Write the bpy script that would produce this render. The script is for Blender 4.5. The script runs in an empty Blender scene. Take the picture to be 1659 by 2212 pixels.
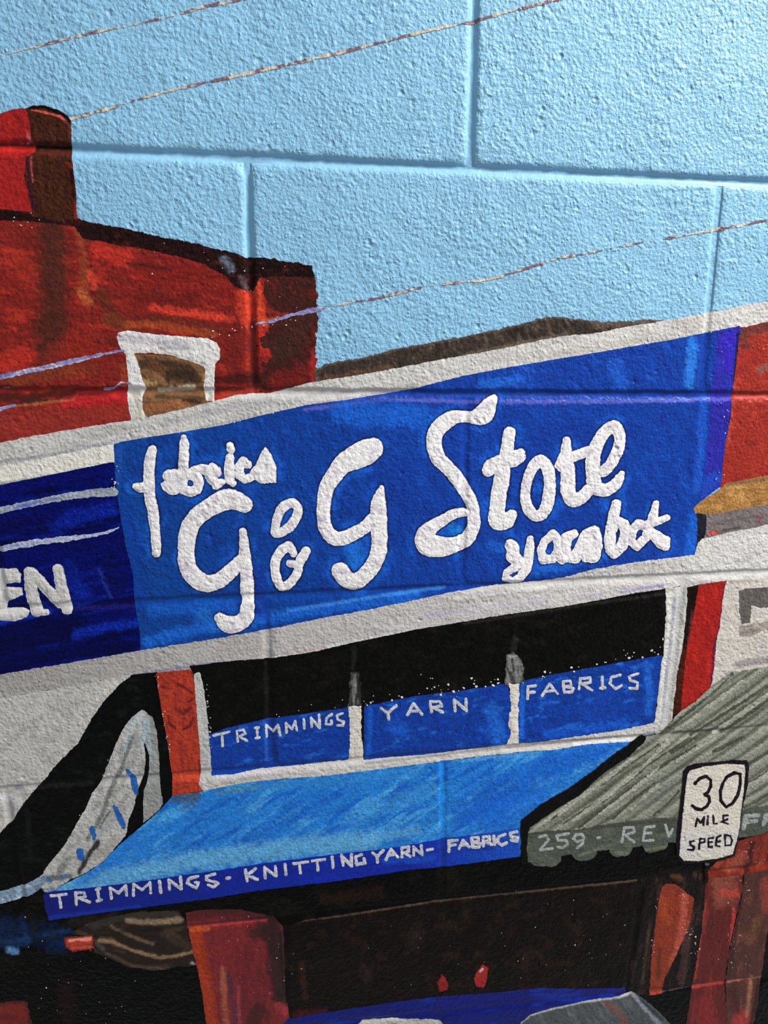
import bpy, math, random
import numpy as np
from mathutils import Matrix, Vector

# ------------------------------------------------------------------ camera
FW, FH = 1659, 2212
FOC = 1500.0                       # focal length in pixels of the full frame
ROT = (0.2678, -0.1499, -0.0140)   # camera attitude (rotation vector)
CX, CZ, CD = -0.1858, -0.1217, 0.6046
Z0 = 1.45                          # height of the first bed joint above the ground
EXPOSURE = 0.47

def rodrigues(r):
    r = np.array(r, float); t = np.linalg.norm(r); k = r / t
    K = np.array([[0, -k[2], k[1]], [k[2], 0, -k[0]], [-k[1], k[0], 0]])
    return np.eye(3) + math.sin(t) * K + (1 - math.cos(t)) * K @ K
R = rodrigues(ROT)

cam_data = bpy.data.cameras.new('camera')
cam = bpy.data.objects.new('camera', cam_data)
bpy.context.scene.collection.objects.link(cam)
bpy.context.scene.camera = cam
cam_data.sensor_fit = 'HORIZONTAL'
cam_data.sensor_width = 36.0
cam_data.lens = FOC / FW * 36.0
cam_data.clip_start = 0.01
wv = lambda row: Vector((row[0], row[2], -row[1]))
rx, ry, rz = wv(R[0]), -wv(R[1]), -wv(R[2])
m = Matrix((rx, ry, rz)).transposed().to_4x4()
m.translation = Vector((CX, -CD, CZ + Z0))
cam.matrix_world = m
cam_data.dof.use_dof = True
cam_data.dof.focus_distance = 0.62
cam_data.dof.aperture_fstop = 11.0

# ------------------------------------------------------------------ light
sc = bpy.context.scene
sc.view_settings.view_transform = 'Standard'
sc.view_settings.look = 'None'
sc.view_settings.gamma = 1.0
sc.view_settings.use_curve_mapping = False
sc.view_settings.exposure = EXPOSURE
world = bpy.data.worlds.new('room_light')
sc.world = world
world.use_nodes = True
world.node_tree.nodes['Background'].inputs[0].default_value = (0.93, 0.96, 1.0, 1)
world.node_tree.nodes['Background'].inputs[1].default_value = 0.26

def area(name, loc, target, sx, sy, power, color):
    d = bpy.data.lights.new(name, 'AREA'); d.shape = 'RECTANGLE'
    d.size, d.size_y, d.energy, d.color = sx, sy, power, color
    o = bpy.data.objects.new(name, d); sc.collection.objects.link(o)
    o.location = loc
    o.rotation_euler = (Vector(target) - Vector(loc)).to_track_quat('-Z', 'Y').to_euler()
    return o
area('window_daylight', (1.35, -0.75, 2.75), (0.0, 0.0, 1.15), 0.5, 0.6, 62, (1.0, 0.985, 0.96))

# ------------------------------------------------------------------ photo plane <-> wall plane
def wall_to_px(X, Z):
    """wall coordinates (m, Z measured from the first bed joint) to pixels of the photograph"""
    a, b, c = X - CX, -(Z - CZ), CD
    q0 = R[0, 0] * a + R[0, 1] * b + R[0, 2] * c
    q1 = R[1, 0] * a + R[1, 1] * b + R[1, 2] * c
    q2 = R[2, 0] * a + R[2, 1] * b + R[2, 2] * c
    return FW / 2 + FOC * q0 / q2, FH / 2 + FOC * q1 / q2
def px_to_wall(px, py):
    v = R.T @ np.array([(px - FW / 2) / FOC, (py - FH / 2) / FOC, 1.0])
    t = CD / v[2]
    return CX + v[0] * t, CZ - v[1] * t

# ------------------------------------------------------------------ numpy noise
_rs = np.random.RandomState(7)
_tab = _rs.rand(512, 512)
def vnoise(x, y, seed=0):
    x = x + seed * 37.13; y = y + seed * 91.7
    xi = np.floor(x).astype(int); yi = np.floor(y).astype(int)
    fx = x - xi; fy = y - yi
    fx = fx * fx * (3 - 2 * fx); fy = fy * fy * (3 - 2 * fy)
    a = _tab[xi % 512, yi % 512]; b = _tab[(xi + 1) % 512, yi % 512]
    c = _tab[xi % 512, (yi + 1) % 512]; d = _tab[(xi + 1) % 512, (yi + 1) % 512]
    return (a * (1 - fx) + b * fx) * (1 - fy) + (c * (1 - fx) + d * fx) * fy
def fbm(x, y, seed=0, oct=3):
    s = 0; n = 0; a = 1.0
    for k in range(oct):
        s = s + a * vnoise(x * 2 ** k, y * 2 ** k, seed + 5 * k); n += a; a *= 0.6
    return s / n * 2 - 1               # about -1 .. 1
def streak(px, py, along, across, ang, seed=0, oct=3):
    c, s = math.cos(math.radians(ang)), math.sin(math.radians(ang))
    return fbm((px * c + py * s) / along, (-px * s + py * c) / across, seed, oct)
def sstep(a, b, x):
    t = np.clip((x - a) / (b - a), 0, 1); return t * t * (3 - 2 * t)

# ------------------------------------------------------------------ joints of the block wall (traced, then straightened on the wall)
BEDS = [([(165,322),(500,342),(830,359),(1250,377),(1659,396)], 0.85),
        ([(0,848),(270,845),(660,850),(1100,856),(1600,854)], 0.6),
        ([(160,1309),(340,1299),(580,1290),(800,1278),(1239,1254),(1659,1238)], 0.42),
        ([(30,1704),(400,1675),(700,1648),(1105,1612),(1425,1584),(1659,1574)], 0.38),
        ([(10,2040),(460,2002),(578,1987),(840,1958),(941,1943),(1194,1918),(1377,1898),(1450,1890)], 0.45),
        ([(900,2190),(1427,2141),(1493,2128),(1568,2119),(1654,2111)], 0.35)]
PITCH = 0.2032 * 0.8987
def fitline(pts, vertical=False):
    w = np.array([px_to_wall(*p) for p in pts])
    if vertical:
        if len(pts) == 1: return (0.0, w[0, 0])
        return tuple(np.polyfit(w[:, 1], w[:, 0], 1))
    return tuple(np.polyfit(w[:, 0], w[:, 1], 1))
beds = [(fitline(p), d) for p, d in BEDS]
z0 = beds[0][0][1]
beds = [((0.0, z0 + 2 * PITCH), 0.8), ((0.0, z0 + PITCH), 0.8)] + beds
zb = beds[-1][0]
beds += [((zb[0], zb[1] - PITCH), 0.5), ((zb[0], zb[1] - 2 * PITCH), 0.5)]
# course i lies between beds[i] and beds[i+1]; perpends: (line, depth)
def vj(pts, d): return (fitline(pts, True), d)
W2 = 0.4064
def more(course):
    xs = [l[0][1] for l in course]; out = list(course)
    for k in (1, 2):
        out.append(((0.0, min(xs) - k * W2), 0.5)); out.append(((0.0, max(xs) + k * W2), 0.5))
    return sorted(out, key=lambda l: l[0][1])
c1 = vj([(1025,0),(1020,175),(1015,345)], 0.75)
courses = [more([((0.0, c1[0][1] - 0.2), 0.6)]), more([c1]),
           more([vj([(534,355),(537,550),(545,700)], 0.8), vj([(1555,410),(1547,500),(1531,667)], 0.32)]),
           more([vj([(1005,949),(996,1220)], 0.30)]),
           more([vj([(577,1390),(585,1600)], 0.35), vj([(1470,1290),(1440,1540)], 0.3)]),
           more([vj([(956,1700),(955,1866)], 0.3)]),
           more([vj([(615,1990),(620,2150)], 0.5), vj([(1388,1902),(1355,2123)], 0.5)]),
           more([((0.0, c1[0][1]), 0.4)]),
           more([((0.0, c1[0][1] - 0.2), 0.4)])]

GD = 0.0034                            # depth of a full joint
def relief(X, Z):
    """height of the wall surface (m, towards the room) and signed block distance"""
    wob = 0.0011 * fbm(X * 60, Z * 60, 3) + 0.0006 * fbm(X * 220, Z * 220, 9)
    db = np.full(X.shape, 9.0); dep = np.zeros(X.shape); up = np.zeros(X.shape, bool)
    for (a, b), d in beds:
        sg = Z - (a * X + b); dd = np.abs(sg); k = dd < db
        db = np.where(k, dd, db); dep = np.where(k, d, dep); up = np.where(k, sg > 0, up)
    dv = np.full(X.shape, 9.0); dpv = np.zeros(X.shape)
    for i, cs in enumerate(courses):
        (a0, b0), _ = beds[i]; (a1, b1), _ = beds[i + 1]
        inrow = (Z <= a0 * X + b0 + 0.001) & (Z >= a1 * X + b1 - 0.001)
        for (a, b), d in cs:
            dd = np.where(inrow, np.abs(X - (a * Z + b)), 9.0); k = dd < dv
            dv = np.where(k, dd, dv); dpv = np.where(k, d, dpv)
    def g(d): return 1 - sstep(0.0012, 0.0066, d + wob)
    r = 0.008                           # rounded corners of the block faces
    q = np.clip(r + 0.0055 - db, 0, None) ** 2 + np.clip(r + 0.0055 - dv, 0, None) ** 2
    dc = r + 0.0055 - np.sqrt(q)        # distance with the corner rounded off
    corner = 1 - sstep(0.0005, 0.0062, dc + wob)
    def gv(d): return 1 - sstep(0.0012, 0.0054, d + wob)
    gb = np.where(up, 1 - sstep(0.0022, 0.0056, db + wob), 1 - sstep(-0.0025, 0.0068, db + wob)) * 1.0
    gb = np.where(up, gb, gb / (1 - float(sstep(-0.0025, 0.0068, np.float64(0)))))
    hb, hv = np.clip(gb, 0, 1) * dep, gv(dv) * dpv
    h = -GD * np.maximum(np.maximum(hb, hv), corner * np.minimum(dep, dpv) * (np.maximum(db, dv) < 0.02))
    h = h + 0.0005 * fbm(X * 14, Z * 14, 21, 2) + 0.00012 * fbm(X * 90, Z * 90, 25, 2) * (1 - np.maximum(hb, hv))
    return h, 1 - 0.75 * np.clip(np.maximum(hb, hv) * 1.6, 0, 1)

# ------------------------------------------------------------------ fine lattice that the paint follows
STEP = 0.0011
corners = [px_to_wall(x, y) for x, y in ((-230, -40), (1890, -40), (-230, 2440), (1890, 2440))]
GX0, GX1 = min(c[0] for c in corners), max(c[0] for c in corners)
GZ0, GZ1 = min(c[1] for c in corners), max(c[1] for c in corners)
gx = np.arange(GX0, GX1, STEP); gz = np.arange(GZ1, GZ0, -STEP)
LX, LZ = np.meshgrid(gx, gz)
LH, LR = relief(LX, LZ)
LPX, LPY = wall_to_px(LX, LZ)
def lat_height(X, Z, A=None):
    A = LH if A is None else A
    u = np.clip((X - gx[0]) / STEP, 0, len(gx) - 1.001); v = np.clip((gz[0] - Z) / STEP, 0, len(gz) - 1.001)
    i = u.astype(int); j = v.astype(int); fu = u - i; fv = v - j
    return (A[j, i] * (1 - fu) + A[j, i + 1] * fu) * (1 - fv) + (A[j + 1, i] * (1 - fu) + A[j + 1, i + 1] * fu) * fv

# ------------------------------------------------------------------ mesh helpers
def new_mesh(name, co, quads, tris, cols=None, smooth=True):
    me = bpy.data.meshes.new(name)
    nq, nt = len(quads), len(tris)
    me.vertices.add(len(co)); me.vertices.foreach_set('co', np.asarray(co, np.float32).ravel())
    loops = np.concatenate([np.asarray(quads, np.int32).ravel(), np.asarray(tris, np.int32).ravel()]) if nq and nt else np.asarray(quads if nq else tris, np.int32).ravel()
    me.loops.add(len(loops)); me.loops.foreach_set('vertex_index', loops)
    me.polygons.add(nq + nt)
    st = np.concatenate([np.arange(nq) * 4, nq * 4 + np.arange(nt) * 3]).astype(np.int32)
    me.polygons.foreach_set('loop_start', st)
    me.polygons.foreach_set('use_smooth', np.full(nq + nt, smooth))
    me.update(calc_edges=True)
    if cols is not None:
        a = me.color_attributes.new('paint', 'FLOAT_COLOR', 'POINT')
        c4 = np.ones((len(co), 4), np.float32); cols = np.asarray(cols); c4[:, :cols.shape[1]] = cols
        a.data.foreach_set('color', c4.ravel())
    return me
def link(name, me, mat, parent=None):
    o = bpy.data.objects.new(name, me); sc.collection.objects.link(o)
    if me is not None and mat is not None: me.materials.append(mat)
    if parent is not None: o.parent = parent
    return o
def tag(o, label, cat, group=None):
    o['label'] = label; o['category'] = cat
    if group: o['group'] = group
    return o

# ------------------------------------------------------------------ materials
def relief_nodes(nt, strength):
    """fine relief of rolled paint over concrete: pimples, pores and a few pits"""
    N, L = nt.nodes, nt.links
    geo = N.new('ShaderNodeNewGeometry')
    def noise(sc_, det, ro=0.5):
        n = N.new('ShaderNodeTexNoise'); n.inputs['Scale'].default_value = sc_; n.inputs['Detail'].default_value = det
        n.inputs['Roughness'].default_value = ro; L.new(geo.outputs['Position'], n.inputs['Vector']); return n
    def rng(src, a, b_, c, d):
        n = N.new('ShaderNodeMapRange'); L.new(src, n.inputs[0])
        for k, v_ in enumerate((a, b_, c, d)): n.inputs[k + 1].default_value = v_
        return n.outputs[0]
    def op(o, a, b_):
        n = N.new('ShaderNodeMath'); n.operation = o
        for k, q in enumerate((a, b_)):
            if isinstance(q, float): n.inputs[k].default_value = q
            else: L.new(q, n.inputs[k])
        return n.outputs[0]
    coarse = op('MULTIPLY', noise(175, 1.2).outputs[0], rng(noise(26, 1).outputs[0], 0.35, 0.65, 0.35, 1.1))
    mid = op('MULTIPLY', noise(370, 1.5, 0.45).outputs[0], 0.62)
    fine_ = op('MULTIPLY', noise(900, 1).outputs[0], 0.16)
    v = N.new('ShaderNodeTexVoronoi'); v.inputs['Scale'].default_value = 95; L.new(geo.outputs['Position'], v.inputs['Vector'])
    pits = op('MULTIPLY', rng(v.outputs['Distance'], 0.05, 0.26, -0.8, 0.0), rng(noise(34, 1).outputs[0], 0.54, 0.68, 0.0, 1.0))
    pim = N.new('ShaderNodeTexVoronoi'); pim.inputs['Scale'].default_value = 240; L.new(geo.outputs['Position'], pim.inputs['Vector'])
    pimples = op('MULTIPLY', rng(pim.outputs['Distance'], 0.1, 0.35, 0.35, 0.0), rng(noise(60, 1).outputs[0], 0.5, 0.66, 0.0, 1.0))
    tot = op('ADD', op('ADD', op('ADD', coarse, mid), op('ADD', fine_, pits)), pimples)
    b = N.new('ShaderNodeBump'); b.inputs['Distance'].default_value = 0.0024
    at = N.new('ShaderNodeAttribute'); at.attribute_name = 'paint'        # alpha: how rough the surface is (joints are tooled smooth)
    L.new(op('MULTIPLY', at.outputs['Alpha'], float(strength)), b.inputs['Strength'])
    L.new(tot, b.inputs['Height'])
    return b, geo
def paint_material(name, rough=0.42, spec=0.5, strength=0.8, fine=0.16, color=None):
    m = bpy.data.materials.new(name); m.use_nodes = True; nt = m.node_tree; N, L = nt.nodes, nt.links
    p = N['Principled BSDF']; p.inputs['Roughness'].default_value = rough
    p.inputs['Specular IOR Level'].default_value = spec
    b, geo = relief_nodes(nt, strength); L.new(b.outputs[0], p.inputs['Normal'])
    nz = N.new('ShaderNodeTexNoise'); nz.inputs['Scale'].default_value = 420; nz.inputs['Detail'].default_value = 3
    L.new(geo.outputs['Position'], nz.inputs['Vector'])
    mr = N.new('ShaderNodeMapRange'); mr.inputs[1].default_value = 0.25; mr.inputs[2].default_value = 0.75
    mr.inputs[3].default_value = 1 - fine; mr.inputs[4].default_value = 1 + fine
    L.new(nz.outputs[0], mr.inputs[0])
    vm = N.new('ShaderNodeVectorMath'); vm.operation = 'SCALE'; L.new(mr.outputs[0], vm.inputs['Scale'])
    if color is None:
        at = N.new('ShaderNodeAttribute'); at.attribute_name = 'paint'; L.new(at.outputs['Color'], vm.inputs[0])
    else:
        rgb = N.new('ShaderNodeRGB'); rgb.outputs[0].default_value = (*color, 1); L.new(rgb.outputs[0], vm.inputs[0])
    L.new(vm.outputs[0], p.inputs['Base Color'])
    return m
def lin(c):
    c = np.asarray(c, float) / 255.0
    return np.where(c <= 0.04045, c / 12.92, ((c + 0.055) / 1.055) ** 2.4)
SKY = lin((136, 188, 220))
M_SKY = paint_material('sky_blue_block_paint', 0.5, 0.35, 0.68, 0.05)
M_PAINT = paint_material('brushed_mural_paint', 0.36, 0.2, 0.5, 0.24)
M_THICK = paint_material('thick_white_lettering_paint', 0.48, 0.3, 0.55, 0.06)
M_DARK = paint_material('dark_gloss_mural_paint', 0.26, 0.07, 0.7, 0.4)

def sky_cols(X, Z, Rg):
    X, Z, Rg = X.ravel(), Z.ravel(), Rg.ravel()
    n = 1 + 0.045 * fbm(X * 9, Z * 9, 2) + 0.03 * fbm(X * 60, Z * 25, 4)
    return np.concatenate([SKY[None] * n[:, None], Rg[:, None]], 1)
# ------------------------------------------------------------------ the wall: every block a part of its own
wall = bpy.data.objects.new('wall_front', None); sc.collection.objects.link(wall)
wall['kind'] = 'structure'; wall['label'] = 'painted concrete block wall that carries the mural'
wall.location = (0, 0, 0)
BS = 0.0022
def block_geo(i, lx, rx_, fine):
    """front face grid of a block between perpends lx and rx_ in course i, with sides running back"""
    (a0, b0), _ = beds[i]; (a1, b1), _ = beds[i + 1]
    zt = 0.5 * ((a0 * lx[1] + b0) + (a0 * rx_[1] + b0)); zbm = 0.5 * ((a1 * lx[1] + b1) + (a1 * rx_[1] + b1))
    st = BS if fine else 0.02
    w, h = rx_[1] - lx[1], zt - zbm
    nx, nz = max(4, int(w / st)), max(4, int(h / st))
    J = 0.0025
    U, V = np.meshgrid(np.linspace(0, 1, nx + 1), np.linspace(0, 1, nz + 1))
    Zg = (a0 * (lx[1] + w * U) + b0 - J) * (1 - V) + (a1 * (lx[1] + w * U) + b1 + J) * V
    xl = lx[0] * Zg + lx[1] + J; xr = rx_[0] * Zg + rx_[1] - J
    Xg = xl * (1 - U) + xr * U
    H, Rg = relief(Xg, Zg); cl = sky_cols(Xg, Zg, Rg)
    co = np.stack([Xg, -H, Zg + Z0], -1).reshape(-1, 3)
    idx = np.arange((nx + 1) * (nz + 1)).reshape(nz + 1, nx + 1)
    quads = np.stack([idx[1:, :-1], idx[1:, 1:], idx[:-1, 1:], idx[:-1, :-1]], -1).reshape(-1, 4)
    ring = np.concatenate([idx[0, :-1], idx[:-1, -1], idx[-1, :0:-1], idx[:0:-1, 0]])
    back = co[ring].copy(); back[:, 1] = 0.06
    n0 = len(co); co = np.concatenate([co, back]); cl = np.concatenate([cl, cl[ring]]); k = np.arange(len(ring)); k2 = np.roll(k, -1)
    side = np.stack([ring, ring[k2], n0 + k2, n0 + k], -1)
    cap = np.array([[n0, n0 + nx, n0 + nx + nz, n0 + 2 * nx + nz]])
    return co, np.concatenate([quads, side, cap]), cl
for i, cs in enumerate(courses):
    for (l, dl), (r, dr) in zip(cs[:-1], cs[1:]):
        mx = (l[1] + r[1]) / 2; mz = (beds[i][0][1] + beds[i + 1][0][1]) / 2
        if r[1] < GX0 - 0.05 or l[1] > GX1 + 0.05: continue
        fine = not (beds[i + 1][0][1] > GZ1 + 0.04 or beds[i][0][1] < GZ0 - 0.02)
        co, q, cl = block_geo(i, l, r, fine)
        link('concrete_block', new_mesh('concrete_block', co, q, [], cl), M_SKY, wall)
# mortar in the joints: one continuous bed, pointed flush with the tooled grooves
def mortar():
    bx0, bx1 = GX0 - 0.12, GX1 + 0.12
    strips_co, strips_q, strips_c, n = [], [], [], 0
    def strip(Xg, Zg):
        nonlocal n
        H, Rg = relief(Xg, Zg); strips_c.append(sky_cols(Xg, Zg, Rg))
        nz, nx = Xg.shape
        co = np.stack([Xg, -H + 0.00008, Zg + Z0], -1).reshape(-1, 3); idx = n + np.arange(nx * nz).reshape(nz, nx)
        strips_q.append(np.stack([idx[1:, :-1], idx[1:, 1:], idx[:-1, 1:], idx[:-1, :-1]], -1).reshape(-1, 4))
        strips_co.append(co); n += len(co)
    t = np.linspace(-0.0034, 0.0034, 7)[::-1]
    for (a, b), d in beds:
        xs = np.arange(bx0, bx1, BS); Xg, T = np.meshgrid(xs, t); strip(Xg, a * Xg + b + T)
    for i, cs in enumerate(courses):
        for (a, b), d in cs:
            if b < bx0 or b > bx1: continue
            zt = beds[i][0][0] * b + beds[i][0][1] - 0.0025; zb_ = beds[i + 1][0][0] * b + beds[i + 1][0][1] + 0.0025
            zs = np.arange(zt, zb_ - BS, -BS); T, Zg = np.meshgrid(-t, zs); strip(a * Zg + b + T, Zg)
    o = link('mortar_joints', new_mesh('mortar_joints', np.concatenate(strips_co), np.concatenate(strips_q), [], np.concatenate(strips_c)), M_SKY, wall)
    o['kind'] = 'stuff'
mortar()

# ------------------------------------------------------------------ shapes in the photograph's pixels (all lie on the wall plane)
def extend(poly):
    """points on the margin (x -40 / 1700, y 2240) are carried on along their edge, so the mural does not stop at the frame"""
    P = [tuple(map(float, p)) for p in poly]; out = []
    n = len(P)
    for k, (x, y) in enumerate(P):
        for lim, new, ax in ((-40, -210, 0), (1700, 1870, 0), (2240, 2410, 1)):
            if (x, y)[ax] == lim:
                for q in (P[k - 1], P[(k + 1) % n]):
                    if q[ax] != lim:
                        t = (new - q[ax]) / (lim - q[ax])
                        o = q[1 - ax] + ((x, y)[1 - ax] - q[1 - ax]) * min(t, 6.0)
                        if ax == 0: x, y = new, o
                        else: x, y = o, new
                        break
        out.append((x, y))
    return out
def sd_poly(P, x, y):
    P = np.asarray(P, float); d = np.full(x.shape, 1e9); s = np.zeros(x.shape, bool)
    for (ax, ay), (bx, by) in zip(P, np.roll(P, -1, 0)):
        ex, ey = bx - ax, by - ay; L2 = ex * ex + ey * ey
        if L2 < 1e-9: continue
        t = np.clip(((x - ax) * ex + (y - ay) * ey) / L2, 0, 1)
        d = np.minimum(d, (x - ax - t * ex) ** 2 + (y - ay - t * ey) ** 2)
        c = (ay > y) != (by > y)
        with np.errstate(divide='ignore', invalid='ignore'):
            s ^= c & (x < ex * (y - ay) / (ey if ey else 1e-12) + ax)
    d = np.sqrt(d); return np.where(s, -d, d)
def smooth_path(pts, closed=False, n=5):
    """Catmull-Rom through (x, y, w)"""
    P = np.asarray(pts, float)
    if len(P) < 3: return P
    Q = np.concatenate([P[-1:], P, P[:2]]) if closed else np.concatenate([2 * P[:1] - P[1:2], P, 2 * P[-1:] - P[-2:-1]])
    out = []
    for k in range(1, len(Q) - 2):
        p0, p1, p2, p3 = Q[k - 1], Q[k], Q[k + 1], Q[k + 2]
        for t in np.arange(n) / n:
            out.append(0.5 * ((2 * p1) + (p2 - p0) * t + (2 * p0 - 5 * p1 + 4 * p2 - p3) * t * t + (3 * p1 - p0 - 3 * p2 + p3) * t ** 3))
    out.append(Q[-2]); return np.array(out)
def sd_path(P, x, y):
    """distance to a stroke whose width varies along it"""
    P = np.asarray(P, float); d = np.full(x.shape, 1e9)
    if len(P) == 1: return np.hypot(x - P[0, 0], y - P[0, 1]) - P[0, 2] / 2
    for a, b in zip(P[:-1], P[1:]):
        ex, ey = b[0] - a[0], b[1] - a[1]; L2 = max(ex * ex + ey * ey, 1e-6)
        t = np.clip(((x - a[0]) * ex + (y - a[1]) * ey) / L2, 0, 1)
        d = np.minimum(d, np.hypot(x - a[0] - t * ex, y - a[1] - t * ey) - (a[2] + (b[2] - a[2]) * t) / 2)
    return d
class Shape:
    """union of polygons and strokes, minus holes"""
    def __init__(s, polys=(), strokes=(), holes=(), rag=1.6, clip=None):
        s.polys = [extend(p) for p in polys]; s.strokes = [np.asarray(q, float) for q in strokes]
        s.holes = [np.asarray(q, float) for q in holes]; s.rag = rag; s.clip = extend(clip) if clip else None
        pts = [np.asarray(p)[:, :2] for p in s.polys] + [q[:, :2] for q in s.strokes]
        wmax = max([q[:, 2].max() for q in s.strokes] + [0]) / 2 + 8
        A = np.concatenate(pts); s.box = (A[:, 0].min() - wmax, A[:, 1].min() - wmax, A[:, 0].max() + wmax, A[:, 1].max() + wmax)
    def sd(s, x, y):
        d = np.full(x.shape, 1e9)
        for p in s.polys: d = np.minimum(d, sd_poly(p, x, y))
        for q in s.strokes: d = np.minimum(d, sd_path(q, x, y))
        for h in s.holes: d = np.maximum(d, -sd_path(h, x, y))
        d = d + s.rag * (fbm(x / 9, y / 9, 31, 2) * 0.9 + fbm(x / 3.6, y / 3.6, 47, 2) * 0.6)
        if s.clip is not None: d = np.maximum(d, sd_poly(s.clip, x, y))
        return d
def S(*pts, w=6, closed=False, o=(0, 0), k=1.0, sm=False):
    """stroke from zoomed-view coordinates: o origin, k zoom; w in photo pixels"""
    P = [(o[0] + p[0] / k, o[1] + p[1] / k, (p[2] if len(p) > 2 else w)) for p in pts]
    if closed: P = P + [P[0]] if not sm else P
    return smooth_path(P, closed) if sm else np.array(P)

class Col:
    """paint colour as a function of place: base, brush variation, and soft strokes of other colours"""
    def __init__(s, base, var=0.10, al=40, ac=9, ang=0, alt=None, strokes=(), grad=(), edge=None, seed=0, fn=None):
        s.__dict__.update(base=base, var=var, al=al, ac=ac, ang=ang, alt=alt, strokes=strokes, grad=grad, edge=edge, seed=seed, fn=fn)
    def __call__(s, x, y, sd):
        c = np.empty(x.shape + (3,)); c[...] = lin(s.base)
        def mix(col, a):
            a = np.clip(a, 0, 1)[..., None]; return c * (1 - a) + lin(col) * a
        for (x0, y0, x1, y1, col, a) in s.grad:            # linear change from (x0,y0) to (x1,y1)
            ex, ey = x1 - x0, y1 - y0
            t = np.clip(((x - x0) * ex + (y - y0) * ey) / (ex * ex + ey * ey), 0, 1)
            c = mix(col, t * a)
        if s.alt:
            for kk, (col, lo, hi, amt) in enumerate(s.alt):
                n = streak(x, y, s.al * 1.6, s.ac * 1.6, s.ang, 60 + s.seed + 9 * kk)
                c = mix(col, sstep(lo, hi, n) * amt)
        for kk, st in enumerate(s.strokes):                # (points, width, colour, alpha)
            pts, w, col, a = st
            P = np.array([(p[0], p[1], w) for p in pts], float)
            x0, y0, x1, y1 = P[:, 0].min() - w, P[:, 1].min() - w, P[:, 0].max() + w, P[:, 1].max() + w
            k = (x > x0) & (x < x1) & (y > y0) & (y < y1)
            if not k.any(): continue
            xx, yy = x[k], y[k]
            d = sd_path(P, xx, yy) + (0.26 * w + 0.6) * fbm(xx / 9, yy / 9, 80 + kk, 3)
            aa = a * (1 - sstep(-0.32 * w, 0.14 * w, d))[..., None]
            c[k] = c[k] * (1 - aa) + lin(col) * aa
        n = streak(x, y, s.al, s.ac, s.ang, s.seed) * 0.7 + fbm(x / 5, y / 5, s.seed + 3, 2) * 0.5
        c = c * (1 + s.var * 1.6 * n)[..., None]
        if s.edge is not None:                             # thinner paint along the rim lets another colour through
            col, w, a = s.edge
            c = mix(col, a * sstep(-w, 0, sd + 0.5 * w * fbm(x / 6, y / 6, 5)))
        if s.fn is not None: c = s.fn(c, x, y, mix)
        return np.clip(c, 0.0015, 0.9)

QUEUE = []                                                  # painter's order
def film(name, parent, shape, col, mat=None, thick=0.0, fine=False, label=None, key=None, kind=None):
    QUEUE.append([name, parent, shape, col, mat or M_PAINT, thick, fine, label, key, kind])
def thing(name, label, cat, at, group=None):
    o = bpy.data.objects.new(name, None); sc.collection.objects.link(o)
    X, Z = px_to_wall(*at); o.location = (X, 0, Z + Z0); tag(o, label, cat, group)
    o.empty_display_size = 0.02
    return o

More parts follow.
